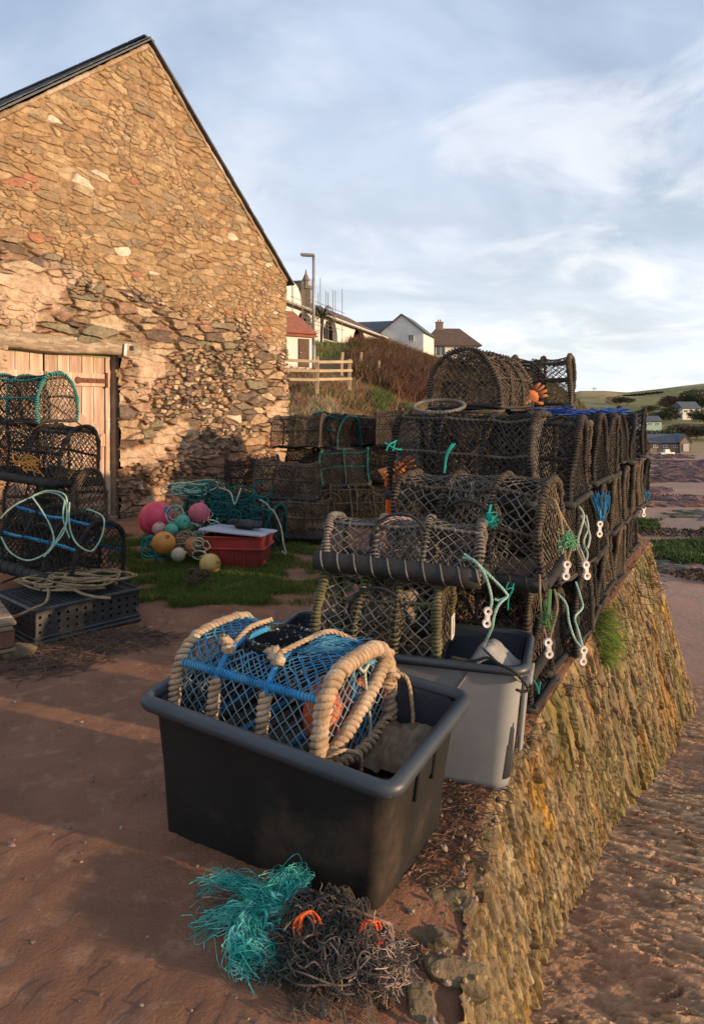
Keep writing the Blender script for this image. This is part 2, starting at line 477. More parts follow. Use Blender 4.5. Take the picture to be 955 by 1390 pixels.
M_slab = mat('slipway_stone', (.95, .9, .85), (.6, .58, .55), rough=.7, scale=5, bump=.7, bscale=30, bdist=.02, tint=True, spec=.35)
def bz_np(Y): return np.interp(Y, [q[0] for q in BZ], [q[1] for q in BZ])
def slipmap(u, v, h):
    X = E0.x+D.x*v+N.x*u; Y = E0.y+D.y*v+N.y*u
    return np.stack([X, Y, bz_np(Y)+.012+h], 1)
def slip():
    V_, U_ = np.meshgrid(np.linspace(-3.2, 6.2, 760), np.linspace(-.3, 6.5, 460), indexing='ij')
    wu = U_+.10*fb(U_*2.2, V_*2.2, 3); wv = V_+.05*fb(U_*2.4, V_*3.5, 5)+.04*U_
    e, hsh, dx, dy = worley(wu, wv, .26, .075, 3, .9, 2.6, .5)
    ground = ss(fb(U_*1.3, V_*1.3, 8)+.30-.30*ss(U_, .3, 1.3)+.35*ss(V_, 4.2, 5.6)-.06*(1-ss(V_, 4, 5)), .0, .22)
    j = ss(e, .0, .10)*(1-ground*.85)
    f = fb(U_*9, V_*22, 6); g = fb(U_*30, V_*60, 9, 3)
    H = (.010+.024*hsh(3))*j+.03*dy*j*(hsh(5)-.4)+.020*f+.013*g+.035*fb(U_*.9, V_*.9, 2)+.01*ground*fb(U_*12, V_*12, 4)
    st = np.array([1.4, 1.25, 1.1])*palmix(hsh(7), [(.36, .25, .16), (.41, .3, .2), (.3, .22, .15), (.36, .26, .18), (.44, .3, .18), (.3, .24, .18), (.37, .23, .15)])*(1+.9*f+1.0*g)[..., None]
    dirt = np.array([.37, .19, .11])*(1+.7*fb(U_*14, V_*14, 5)+.4*g)[..., None]
    t = (1-j)[..., None]*.8
    C = np.clip(st*(1-t)+dirt*t, .01, 1)
    relief('slipway', slipmap, U_, V_, H, C, mat('slipway_stone', (1, .97, .94), (.75, .72, .7), rough=.8, scale=14, bump=.8, bscale=55, bdist=.008, tint=True, spec=.3), kind='structure')
slip()

# ------------------------------------------------------------------ quay wall
BAT = .26
def depthz(p): return -interp(p.y, BZ)+.25
M_wallst = mat('quay_stone', (1, .96, .88), (.62, .56, .5), rough=.85, scale=7, bump=1., bscale=45, bdist=.015, tint=True, c3=(1.15, .8, .35), s3=1.6, m3=(.55, .68), spec=.2, stretch=(1, 1, .45))
M_mort = mat('quay_mortar', (.24, .18, .1), (.13, .1, .06), rough=.95, scale=9, bump=1, bscale=40, bdist=.02)
def qmap(u, v, h):     # u along the quay, v = depth below the edge (positive down)
    p, nn = edge(u)
    wob = .05*noise.noise(V(u*.8, v*.9, 5))+.03*noise.noise(V(u*3, v*2.2, 5))+.014*noise.noise(V(u*11, v*4, 15))
    lean = .0
    vv = v
    return p+nn*(BAT*vv+h+wob-.03)+V(0, 0, -vv-.01)
root = empty('harbour_wall', E0, 'battered harbour wall of thin upright ochre stones dropping to the slipway', 'wall')
def reparent(o, r): o.parent = r; o.matrix_parent_inverse = Matrix.Translation(-r.location)
def quaywall():
    ea = np.array([q[0] for q in _E]); ex = np.array([q[1].x for q in _E]); ey = np.array([q[1].y for q in _E]); eh = np.array([q[2] for q in _E])
    def mp(u, v, h):
        x = np.interp(u, ea, ex); y = np.interp(u, ea, ey); a = np.interp(u, ea, eh); o = BAT*v+h-.015
        return np.stack([x+np.sin(a)*o, y-np.cos(a)*o, -v-.045], 1)
    U_, V_ = np.meshgrid(np.linspace(-2.6, 6.9, 1150), np.linspace(0, 2.6, 430))
    sk = U_+.10*V_
    wu = sk+.035*fb(U_*3, V_*2, 3)+.012*fb(U_*12, V_*6, 13); wv = V_+.09*fb(U_*4, V_*2.5, 5)
    e, hsh, dx, dy = worley(wu, wv, .05, .19, 9, .95, 2.4, .6)
    e2, h2, dx2, dy2 = worley(wu+.3, wv, .023, .10, 21, .95, 2.4, .5)
    sm = (h2(3)*0+(fb(U_*1.7, V_*1.4, 31) > .03)).astype(float)
    j = ss(e, .02, .14); j2 = ss(e2, .02, .18)
    f = fb(sk*26, V_*7, 6); g = fb(sk*80, V_*26, 9, 3)
    big = (.010+.036*hsh(3)**1.6)*j+.05*dx*(hsh(5)-.5)*j+.03*dy*(hsh(11)-.5)*j; sml = (.008+.022*h2(3))*j2+.03*dx2*(h2(5)-.5)*j2
    H = big*(1-sm)+sml*sm+.026*f+.020*g+.06*fb(U_*.9, V_*.9, 2)+.03*fb(U_*3, V_*2, 4)
    H = H*(.35+.65*ss(V_, 0, .07))
    pal = [(.36, .26, .14), (.31, .235, .14), (.27, .205, .125), (.4, .285, .14), (.25, .195, .13), (.42, .335, .215), (.33, .23, .12), (.29, .24, .13), (.38, .25, .12)]
    st = .74*palmix(np.where(sm > .5, h2(7), hsh(7)), pal)*(1+1.0*f+1.3*g)[..., None]
    och = ss(fb(U_*1.2, V_*1.5, 41), .06, .2)*ss(fb(U_*9, V_*5, 43), -.06, .08); st = st*(1-och[..., None])+st*np.array([1.35, 1.08, .5])*och[..., None]
    alg = ss(fb(U_*1.1, V_*.8, 51)+.12*(V_-1.2)*.6, .10, .25)*.8; st = st*(1-alg[..., None])+st*np.array([.72, .85, .55])*alg[..., None]
    jj = np.where(sm > .5, j2, j); t = (1-jj)[..., None]*.75
    C = np.clip(st*(1-t)+np.array([.07, .05, .032])*t, .01, 1)  # joints in a dirt tone, with crevice shade darkened into the colour
    o = relief('facing_stones', mp, U_, V_, H, C, mat('quay_stone', (1, .97, .92), (.7, .66, .6), rough=.88, scale=16, bump=1., bscale=70, bdist=.01, tint=True, spec=.2, stretch=(1, 1, .5)))
    reparent(o, root)
quaywall()
# flat coping stones bedded at the edge (visible ones, near the tubs)
M_cope = mat('edge_stone', (.25, .18, .1), (.12, .085, .05), rough=.9, scale=7, bump=1, bscale=34, bdist=.03, c3=(.1, .1, .04), s3=5, m3=(.55, .68))
for i in range(64):
    a = -2.6+i*.055+rnd(-.05, .05)
    if a > .95: break
    p, nn = edge(a); m = MB()
    wv = rnd(.05, .17); dp = rnd(.07, .24); zt = rnd(.025, .06)
    m.ball((0, 0, 0), 1, 22, 12, (1, 1, 1))
    for k, q in enumerate(m.v):
        f = Vector(q); g = Vector([math.copysign(abs(t)**.55, t) for t in f]); g = Vector((g.x*dp/2, g.y*wv/2, g.z*zt))
        o3 = V(i*3.1, 0, 0)
        m.v[k] = tuple(g*(1+.35*noise.noise(f*1.3+o3))+Vector((noise.noise(g*22+o3), noise.noise(g*22+o3+V(0, 9, 0)), noise.noise(g*22+V(0, 0, 9)+o3)))*.014)
    o = m.build('edge_stone', M_cope)
    q = p-nn*(dp*.3+rnd(-.03, .14))
    o.location = (q.x, q.y, rnd(-.12, -.06)); o.rotation_euler = (rnd(-.3, .3), rnd(-.1, .3), math.atan2(nn.y, nn.x)+rnd(-.5, .5))
    o.parent = root; o.matrix_parent_inverse = Matrix.Translation(-root.location)

# ------------------------------------------------------------------ stone barn
A = V(-1.207, 12.81, 0)
WE = 6.88; HE = 3.84; HA = 6.6
def hmap(s, z, h): return A-D*s+N*h+UP*z
N2 = V(.83, -.557, 0).normalized()      # the roof runs back slightly out of square with the gable
def hm2(s, z, h): return A-D*s+N2*h+UP*z
def roofz(s): return HE+(HA-HE)*(1-abs(s-WE/2)/(WE/2))
DS0, DS1, DZ = 3.98, 5.62, 2.16            # door opening
M_house = mat('barn_stone', (1.05, 1, .94), (.76, .72, .68), rough=.88, scale=9, bump=.9, bscale=40, bdist=.014, tint=True, spec=.2)
M_hmort = mat('barn_mortar', (.42, .29, .18), (.27, .18, .11), rough=.95, scale=3, bump=1, bscale=16, bdist=.05, c3=(.52, .4, .3), s3=.8, m3=(.5, .6))
barn = empty('stone_barn', A, 'old rubble stone barn with a steep slate roof and plank door', 'barn')
palU = [(.42, .285, .16), (.40, .275, .15), (.37, .255, .15), (.34, .24, .145), (.44, .315, .185), (.37, .245, .14), (.32, .24, .155), (.41, .28, .165)]
palL = [(.34, .24, .16), (.42, .3, .21), (.27, .19, .13), (.2, .14, .11), (.5, .39, .28), (.33, .21, .15), (.24, .2, .14)]
def inopen(s, z, e=0): return DS0-e < s < DS1+e and z < DZ+e+.16
def low(s, z): return z+.35*noise.noise(V(s*.7, z*.9, 7)) < 3.05 - .22*(3.4-s)*.5
def hcol(s, z):
    x = R.random()
    if x < .012: return (.62, .55, .45)
    if x < .02: return (.38, .19, .12)
    if low(s, z):
        c = pick(palL, .22)
        if z < 1.1 and noise.noise(V(s, z*2, 1)) > 0: c = (c[0]*.9, c[1]*.76, c[2]*.74)
        return c
    return pick(palU, .13)
def hh(s, z):
    if inopen(s, z, .02): return None
    k = noise.noise(V(s*.9, z*1.1, 3))
    if low(s, z):
        if k > .30 and R.random() < .6: return None           # patches of old render
        return rnd(.008, .075)
    return rnd(.014, .034)
def barnwall(s0, s1, zf0, ns, nz_):
    S_, T_ = np.meshgrid(np.linspace(s0, s1, ns), np.linspace(0, 1, nz_))
    top = HE+(HA-HE)*(1-np.abs(S_-WE/2)/(WE/2))-.02; Z_ = zf0+(top-zf0)*T_
    lowm = ss(3.05-(Z_-.2*(3.4-S_)*-.5)-.7*fb(S_*.8, Z_*.9, 7)*-1+.0, -.15, .25)
    wu = S_+.09*fb(S_*3, Z_*3, 3)+.03*fb(S_*11, Z_*11, 13); wv = Z_+.055*fb(S_*2.2, Z_*3, 5)+.022*fb(S_*9, Z_*12, 15)
    eA, hA, dxA, dyA = worley(wu, wv, .26, .088, 2, .85, 3.2, .6)
    eB, hB, dxB, dyB = worley(wu, wv+.4, .34, .105, 5, .9, 2.8, .7)
    eC, hC, dxC, dyC = worley(wu, wv+.1, .12, .06, 8, .9, 2.6, .4)
    L_ = lowm > .5; Cm = (fb(S_*1.5, Z_*1.9, 33) > .07)
    sel = lambda a_, b_, c_: np.where(Cm, c_, np.where(L_, b_, a_))
    e = sel(eA, eB, eC); r3 = sel(hA(3), hB(3), hC(3)); r5 = sel(hA(5), hB(5), hC(5)); r7 = sel(hA(7), hB(7), hC(7)); r9 = sel(hA(9), hB(9), hC(9)); dy = sel(dyA, dyB, dyC)
    j = ss(e+.10*fb(S_*6, Z_*6, 19), .02, np.where(L_, .17, .15))
    f = fb(S_*7, Z_*13, 6); g = fb(S_*26, Z_*40, 9, 3)
    plas = ss(fb(S_*1.0, Z_*1.4, 61)+.10*fb(S_*6, Z_*6, 63), .04, .10)*lowm*(Z_ > .7)*(.55+.45*ss(fb(S_*3.5, Z_*3.5, 67), -.1, .05))
    hole = (r9 > .90)*lowm
    amp = .020+.055*lowm
    H = (r3**1.3*amp+.008+.02*lowm)*j+.03*dy*(r5-.35)*j*(.4+lowm)+(.014+.022*lowm)*f+(.013+.010*lowm)*g+.03*fb(S_*1.1, Z_*1.1, 2)+(lowm*.05)*fb(S_*2.1, Z_*4.2, 71)
    H = H-hole*.06*j; H = H*(1-plas*.75)+plas*(.035+.015*f)
    pU = [(.43, .295, .165), (.40, .28, .155), (.36, .25, .15), (.33, .24, .15), (.46, .34, .20), (.36, .235, .135), (.29, .225, .15), (.42, .285, .165), (.39, .265, .15), (.45, .34, .22), (.35, .225, .135)]
    pL = [(.34, .24, .16), (.42, .31, .21), (.27, .19, .13), (.19, .14, .11), (.48, .38, .27), (.33, .21, .15), (.23, .2, .14), (.38, .27, .17), (.16, .12, .10)]
    st = np.where(L_[..., None], palmix(r7, pL), .88*palmix(r7, pU))
    red = ((r7*37 % 1) < .012)[..., None]; st = np.where(red, np.array([.36, .17, .11]), st); wh = ((r7*53 % 1) < .014)[..., None]; st = np.where(wh, np.array([.6, .52, .42]), st)
    pinkz = ss(1.15-Z_+.8*fb(S_*1.2, Z_*1.2, 81), 0, .3)[..., None]; st = st*(1-pinkz*.5)+st*np.array([.9, .68, .62])*pinkz*.5
    st = st*(1+.55*f+.6*g)[..., None]
    mor = np.where(L_[..., None], np.array([.3, .2, .125]), np.array([.32, .215, .125]))*(1+.6*g+.4*f)[..., None]
    t = (1-j)[..., None]*.85; C = st*(1-t)+mor*t
    C = C*(1-plas[..., None])+np.array([.5, .37, .27])*(1+.5*f+.5*g)[..., None]*plas[..., None]
    gy = ss(fb(S_*1.3, Z_*1.3, 91), .1, .2)[..., None]*.5; C = C*(1-gy)+C*np.array([.82, .86, .88])*gy
    C = np.clip(C, .01, 1)
    mp = lambda u, v, h: np.stack([A.x-D.x*u+N.x*h, A.y-D.y*u+N.y*h, v], 1)
    o = relief('gable_masonry', mp, S_, Z_, H, C, M_house); reparent(o, barn)
barnwall(0, DS0, -.2, 420, 560); barnwall(DS1, WE, -.2, 130, 560); barnwall(DS0, DS1, DZ+.08, 175, 400)
mb = MB()    # reveals of the doorway and the plain far walls of the barn
TH = .5
for s in (DS0, DS1): mb.box(hmap(s+(-.03 if s == DS0 else .03), DZ/2, -TH/2-.03), (.06, TH, DZ+.2), rotz(math.atan2(D.y, D.x)))
LEN = 7.5
def quad(a, b, c, d): mb._add([a, b, c, d], [(0, 1, 2, 3)])
quad(hm2(.01, -.2, -.02), hm2(.01, HE-.02, -.02), hm2(.01, HE-.02, -LEN), hm2(.01, -.2, -LEN))
quad(hm2(WE-.01, -.2, -.02), hm2(WE-.01, -.2, -LEN), hm2(WE-.01, HE-.02, -LEN), hm2(WE-.01, HE-.02, -.02))
mb._add([hm2(0, -.2, -LEN), hm2(WE, -.2, -LEN), hm2(WE, HE, -LEN), hm2(WE/2, HA, -LEN), hm2(0, HE, -LEN)], [(0, 1, 2, 3, 4)])
reparent(mb.build('wall', mat('barn_back', (.34, .25, .16), (.22, .16, .11), scale=6, bump=1, bscale=12, bdist=.05)), barn)
# roof: courses of slates over thin boarding
M_slate = mat('slate', (.075, .08, .09), (.045, .047, .052), rough=.55, scale=3, bump=.5, bscale=40, c3=(.13, .125, .1), s3=6, m3=(.58, .7), spec=.5)
slope = math.atan2(HA-HE, WE/2); SL = math.hypot(HA-HE, WE/2)
for side in (0, 1):
    mb = MB()
    sg = -1 if side == 0 else 1       # side 0: the slope over s=WE (left in the photo)
    sdirv = (D*sg*math.cos(slope)-UP*math.sin(slope))     # down the slope
    nrm = N2.cross(sdirv).normalized(); nrm = nrm if nrm.z > 0 else -nrm
    ridge = hm2(WE/2, HA+.02, 0)
    Rm = Matrix((N2, sdirv, nrm)).transposed()
    nr = 18; total = SL+.2
    for j in range(nr):
        for i in range(34):
            wd = .24; cx = .07-(i+.5)*wd+(wd/2 if j % 2 else 0); hf_ = j % 2 and i == 0
            if hf_: cx = .07-wd*.25; wd = wd/2
            cy = (j+.5)*total/nr; ln = total/nr*1.25
            q = ridge+N2*(cx+rnd(-.006, .012))+sdirv*(cy+rnd(-.01, .01))+nrm*(.035+.004*((i*7+j*3) % 3)+.004)
            tilt = Matrix.Rotation(.02+rnd(-.003, .003), 3, 'X')
            mb.rbox(q, (wd-.006, ln, .011), Rm @ tilt, .002)
    mb.box(ridge+N2*(-LEN/2+.04)+sdirv*(total/2)+nrm*.008, (LEN+.1, total, .022), Rm)
    reparent(mb.build('roof_slope', M_slate), barn)
mb = MB()
for i in range(20): mb.rbox(hm2(WE/2, HA+.05, -.13-i*.38), (.37, .2, .03), Matrix((N2, D, UP)).transposed() @ Matrix.Rotation(rnd(-.03, .03), 3, 'X'), .01)
reparent(mb.build('ridge_tiles', M_slate), barn)
mb = MB()   # mortar fillet under the verge
for sg in (-1, 1):
    for k in range(40):
        t0 = k/40; s = WE/2-sg*WE/2*t0*-1
        pass
def verge(sg):
    pts = []
    for k in range(50):
        t = k/49; s = WE/2+sg*(WE/2)*t
        pts.append(hmap(s, HA-(HA-HE)*t-.045, .015+.01*noise.noise(V(t*20, sg, 0))))
    mb.tube(pts, .032, 6, wob=.3)
verge(1); verge(-1)
reparent(mb.build('verge_mortar', M_hmort, smooth=True), barn)
# lintel
M_oldwood = mat('old_timber', (.33, .24, .16), (.19, .135, .09), rough=.9, scale=3, bump=.8, bscale=20, bdist=.015, stretch=(1, 1, 5), c3=(.42, .33, .24), s3=4)
mb = MB()
Rw = Matrix((D, N, UP)).transposed()
LS0, LS1 = 3.62, 6.6
def lint(u, v):
    s = LS0+(LS1-LS0)*u; a = 2*math.pi*v
    hh_ = .105+.012*noise.noise(V(s*2, 0, 0)); hd = .12
    c, q = math.cos(a), math.sin(a); k = 1/max(abs(c), abs(q))**.75
    return hmap(s, DZ+.115+.03*noise.noise(V(s*1.1, 3, 0))+q*k*hh_, -.05+c*k*hd+.008*noise.noise(V(s*6, v*20, 0)))
mb.grid(lint, 90, 24)
mb.grid(lambda u, v: (lint(0, u)*(1-v)+hmap(LS0, DZ+.115, -.05)*v), 24, 2)
for s, z, r in ((5.05, .12, .03), (4.75, .08, .022), (4.35, .13, .026), (4.05, .12, .02), (5.5, .1, .025)):
    mb.ball(hmap(s, DZ+z, .065), r, 10, 6, (1.3, .5, .8), Rw)
lo = mb.build('lintel', M_oldwood, smooth=True); reparent(lo, barn)
mb = MB(); mb.tube([hmap(3.80, DZ+.13, .055), hmap(3.80, DZ+.13, .085)], .035, 12); reparent(mb.build('bolt_hole_plate', mat('black_iron', (.03, .028, .026), rough=.6)), barn)
mb = MB(); mb.rbox(hmap(3.93, DZ+.1, .1), (.05, .012, .16), Rw @ Matrix.Rotation(.12, 3, 'Y'), .004)
M_white = mat('white_plastic', (.72, .66, .6), (.5, .45, .4), rough=.55, scale=20, bump=.15)
reparent(mb.build('metal_tag', M_white), barn)

# doors: two leaves of vertical planks with ledges and braces
M_plank = mat('weathered_plank', (.50, .36, .27), (.35, .225, .165), rough=.85, scale=3.5, bump=.5, bscale=30, bdist=.006, stretch=(4, 4, .35), rand=.0, tint=True, c3=(.56, .45, .36), s3=3)
M_rust = mat('rusty_iron', (.2, .075, .04), (.09, .04, .03), rough=.9, scale=20, bump=.8, bscale=70, bdist=.004)
def leaf(s0, s1, name, label, brace):
    t = bpy.data.objects.new('door', None); COL.objects.link(t); t.location = hmap((s0+s1)/2, 0, -.14); reparent(t, barn); t['label'] = label
    inv = Matrix.Translation(-t.location)
    def fin(m, nm, mt, **k):
        for i, q in enumerate(m.v): m.v[i] = tuple(Vector(q)-t.location)
        return m.build(nm, mt, t, **k)
    m = MB(); npl = max(3, round((s1-s0)/.2)); wd = (s1-s0)/npl
    for k in range(npl):
        c = s0+(k+.5)*wd; tone = rnd(.82, 1.12); m.cur = (tone, tone*rnd(.93, 1.0), tone*rnd(.9, 1))
        m.rbox(hmap(c, (DZ+.12)/2+.04, -.14+rnd(-.003, .003)), (wd-.007, .03, DZ-.08), Rw, .004)
    fin(m, 'planks', M_plank)
    for z in (.28, 1.06, 1.85):
        m = MB(); tone = rnd(.9, 1.1); m.cur = (tone, tone*.97, tone*.92)
        m.rbox(hmap((s0+s1)/2, z, -.108), (s1-s0-.03, .026, .17), Rw, .004); fin(m, 'ledge', M_plank)
    for (za, zb) in brace:
        m = MB(); tone = rnd(.85, 1.05); m.cur = (tone, tone*.95, tone*.9)
        a = hmap(s1-.06, za, -.106); b = hmap(s0+.06, zb, -.106); L = (b-a).length
        ax = (b-a).normalized(); Rb = Matrix((ax, N, ax.cross(N))).transposed()
        m.rbox((a+b)/2, (L, .022, .12), Rb, .004); fin(m, 'brace', M_plank)
    return t, fin
t, fin = leaf(DS0+.10, 5.0, 'door', 'right hand plank door leaf with rusty strap hinge', [(1.62, 1.14), (.98, .36)])
m = MB(); m.rbox(hmap(4.3, 1.84, -.085), (.46, .012, .06), Rw, .004); m.ball(hmap(4.54, 1.84, -.085), .045, 12, 8, (1, .2, 1), Rw)
for s in (4.12, 4.25, 4.4): m.ball(hmap(s, 1.84, -.078), .012, 8, 5)
m.tube([hmap(DS0+.105, 1.75, -.08), hmap(DS0+.105, 1.95, -.08)], .02, 8); fin(m, 'strap_hinge', M_rust)
m = MB(); m.rbox(hmap(4.35, .3, -.085), (.5, .012, .06), Rw, .004); m.tube([hmap(DS0+.105, .2, -.08), hmap(DS0+.105, .4, -.08)], .02, 8); fin(m, 'strap_hinge', M_rust)
leaf(5.02, DS1-.04, 'door', 'left hand plank door leaf half hidden by pots', [(1.72, 1.2)])
for s_ in (DS0+.045, DS1):
    m = MB(); m.cur = (1.1, 1.05, 1.0); m.rbox(hmap(s_, DZ/2, -.15), (.085, .07, DZ), Rw, .006); reparent(m.build('door_post', M_plank), barn)
m = MB(); m.rbox(hmap(4.8, DZ+.005, -.13), (1.6, .05, .03), Rw, .004)
reparent(m.build('head_rail', mat('algae_wood', (.2, .27, .1), (.32, .28, .16), scale=8)), barn)
m = MB(); m.rbox(hmap(4.8, -.02, -.2), (1.66, .46, .16), Rw, .02); reparent(m.build('threshold', mat('step_stone', (.2, .14, .1), (.12, .085, .06), scale=4, bump=.8, bscale=20)), barn)
# ------------------------------------------------------------------ lobster pots
def cloth(name, c, c2=None, **k): return mat(name, c, c2, rough=.92, scale=k.pop('scale', 12), bump=k.pop('bump', .6), bscale=220, bdist=.002, spec=.15, **k)
M_net = cloth('dark_netting', (.062, .052, .044), (.028, .024, .022), rand=.4)
M_netb = cloth('brown_netting', (.19, .14, .095), (.085, .063, .046), rand=.25)
M_netg = cloth('grey_netting', (.21, .18, .15), (.11, .095, .08), rand=.15)
M_blu = cloth('blue_grey_netting', (.2, .27, .31), (.13, .18, .2))
M_hose = mat('black_rubber', (.014, .0135, .0135), (.03, .026, .022), rough=.72, scale=9, bump=.3, bscale=60, bdist=.004, spec=.4)
M_wrapd = cloth('weathered_binding', (.068, .056, .046), (.03, .025, .022), rand=.35)
M_wrapb = cloth('brown_binding', (.14, .104, .076), (.065, .05, .037), rand=.25)
M_beige = mat('manila_rope', (.50, .35, .22), (.33, .215, .13), rough=.95, scale=22, bump=1., bscale=130, bdist=.006, spec=.1, c3=(.58, .47, .35), s3=12, m3=(.52, .66))
M_bluerope = cloth('blue_rope', (.03, .25, .5), (.04, .12, .22), c3=(.1, .3, .42), s3=7)
M_teal = cloth('teal_rope', (.02, .36, .29), (.02, .2, .17))
M_tealdk = cloth('dark_teal_rope', (.015, .14, .13), (.015, .07, .07))
M_pale = cloth('pale_rope', (.45, .45, .35), (.27, .3, .22), scale=25)
M_paleg = cloth('pale_green_rope', (.38, .52, .42), (.2, .36, .29), scale=25)
M_tanrope = cloth('tan_rope', (.36, .25, .145), (.21, .15, .09), scale=18)
M_orange = mat('orange_plastic', (.85, .16, .02), (.55, .09, .02), rough=.5, scale=8, bump=.1)
M_olive = cloth('mossy_rope', (.16, .14, .07), (.08, .07, .04))
M_slat = mat('pot_base_slat', (.09, .07, .055), (.05, .04, .03), rough=.8, scale=8, bump=.4)

def section(Wd, H, n=48, e=2.7):
    pts = []
    for k in range(401):
        th = math.pi*k/400; c, q = math.cos(th), math.sin(th)
        pts.append((math.copysign(abs(c)**(2/e), c)*Wd/2, max(0, q)**(2/e)*H))
    d = [0]
    for a, b in zip(pts[:-1], pts[1:]): d.append(d[-1]+math.hypot(b[0]-a[0], b[1]-a[1]))
    def at(t):
        t = min(max(t, 0), 1)*d[-1]
        i = min(399, max(0, int(np.searchsorted(d, t))-1)); f = (t-d[i])/max(1e-9, d[i+1]-d[i])
        return (pts[i][0]+(pts[i+1][0]-pts[i][0])*f, pts[i][1]+(pts[i+1][1]-pts[i][1])*f)
    def hw(z):
        return Wd/2*max(0, 1-(min(z, H)/H)**e)**(1/e)
    return at, hw, d[-1]
def netting(mb, fn, nu, nv, r, jit=.22, n=3, wrapu=False, hole=None):
    K = {}
    for i in range(nu+1):
        for j in range(nv+1):
            if (i+j) % 2: continue
            b = (0 < j < nv) and (wrapu or 0 < i < nu)
            K[i, j] = fn((i+(rnd(-jit, jit) if b else 0))/nu, (j+(rnd(-jit, jit) if b else 0))/nv)
    if wrapu:
        for j in range(nv+1):
            if (nu, j) in K and (0, j) in K: K[nu, j] = K[0, j]
    for (i, j), p in K.items():
        for dj in (-1, 1):
            q = K.get((i+1, j+dj))
            if q is None: continue
            if hole and (hole(p) or hole(q)): continue
            mb.strut(p, q, r, n)
    return K
def make_pot(L=.8, Wd=.5, H=.45, cell=.03, nr=.0024, mnet=None, mwrap=None, mend=None, hoops=4, wr=.009, hr=.011, pitch=.024,
             railp=.03, seed=0, hose=.035, funnel=True, inner=True, sagz=.01, name='lobster_pot', mrail=None, dense=True, wrap_hoops=True, e=2.7, mfun=None, hosering=True, dent=.0, cover=None):
    R.seed(seed*13+5)
    root = bpy.data.objects.new(name, None); COL.objects.link(root); root.empty_display_size = .1
    at, hw, arc = section(Wd, H, e=e)
    mnet = mnet or M_net; mwrap = mwrap or M_wrapd
    hx = [-L/2+L*k/(hoops-1) for k in range(hoops)]
    dd = V(seed*3.1, 0, 0)
    def wob(p): return p+Vector((noise.noise(p*3+dd), noise.noise(p*3+dd+V(9, 0, 0)), noise.noise(p*3+dd+V(0, 9, 0))))*.03+Vector((0, noise.noise(p*7+dd), noise.noise(p*7+dd+V(4, 0, 0))))*.008
    def surf(u, v):
        x = -L/2+L*u; y, z = at(v)
        ph = (u*(hoops-1)) % 1; s = 4*ph*(1-ph)*sagz*math.sin(math.pi*v)
        k = 1-s/(H*.5)
        return wob(V(x, y*k, H*.45+(z-H*.45)*k))
    # frame: base rectangle and hoops in rod
    mb = MB()
    for y in (-Wd/2, Wd/2): mb.tube([wob(V(-L/2+L*k/10, y, .005)) for k in range(11)], hr, 6)
    for x in hx: mb.tube([wob(V(x, -Wd/2+Wd*k/8, .005)) for k in range(9)], hr*.9, 6)
    hp = {}
    for k, x in enumerate(hx):
        hp[k] = [wob(V(x, *at(t/26))) for t in range(27)]; mb.tube(hp[k], hr*.85, 6)
    rails = (.2, .37, .63, .8) if H > .35 else (.3, .7)
    rp = [[surf(k/16, t) for k in range(17)] for t in rails]
    for p in rp: mb.tube(p, hr*.6, 5)
    mb.build('frame', M_hose, root, smooth=True)
    # base slats
    mb = MB()
    for k in range(9): mb.box(V(-L/2+L*(k+.5)/9, 0, .002+.004*(k % 2)), (L/9-.012, Wd-.02, .009))
    mb.build('base_slats', M_slat, root)
    # netting over the barrel, the ends and the underside
    hole = None
    if funnel == 'top':
        fc = V(hx[1]*.5+hx[2]*.5 if hoops > 3 else 0, 0, H)
        hole = lambda p: (p-fc).length < .115
    mb = MB(); nu = int(L/cell); nv = int(arc/cell); nu += nu % 2; nv += nv % 2
    netting(mb, surf, nu, nv, nr, hole=hole)
    if dense: netting(mb, lambda u, v: (lambda p: V(p.x, p.y*.975, H*.45+(p.z-H*.45)*.975)+V(0, 0, .0))(surf(u, v)), nu+2, nv-2, nr*.85, jit=.4)
    mb.build('netting', mnet, root)
    for s_ in (-1, 1):
        mb = MB(); ne = int(Wd/cell/.9); nz_ = int(H/cell/.9); ne += ne % 2; nz_ += nz_ % 2
        def endf(u, v, s_=s_):
            z = v*H*.985; y = (u*2-1)*hw(z*.985)
            b = 1-((z-H*.45)/(H*.55))**2; b *= 1-(y/(Wd/2))**2
            return wob(V(s_*(L/2-.012*max(0, b)), y, z))
        netting(mb, endf, ne, nz_, nr*.95); mb.build('end_netting', mend or mnet, root)
    if inner:
        mb = MB()
        for x, q in ((hx[1]+.02, 1), (hx[-2]-.02, -1), (0, 1)):
            def part(u, v, x=x, q=q):
                z = v*H*.97; y = (u*2-1)*hw(z)
                d = math.hypot(y, z-H*.5)/(Wd*.5)
                return V(x+q*.12*max(0, 1-d)+.03*noise.noise(V(y*7, z*7, seed)), y, z)
            netting(mb, part, 18, 16, nr, jit=.35)
        mb.build('divider_netting', M_netb if seed % 2 else mnet, root)
    # bindings
    if wrap_hoops:
        for k in hp:
            mb = MB()
            end = k in (0, hoops-1)
            wrap(mb, hp[k], hr+wr*.35, wr*(.75 if end else .5), pitch*(.72 if end else .9), n=5, ph0=k, jit=.7, seg=7, wander=.6)
            mb.build('hoop_binding', mwrap, root, smooth=True)
        mb = MB()
        for i, p in enumerate(rp): wrap(mb, p, hr*.6+nr*1.4, nr*1.6, railp, n=4, ph0=i, seg=6, jit=.5)
        for i, p in enumerate(rp): mb.tube([q+UP*.004 for q in p], hr*.75, 5, wob=.25)
        mb.build('rail_binding', mrail or mwrap, root, smooth=True)
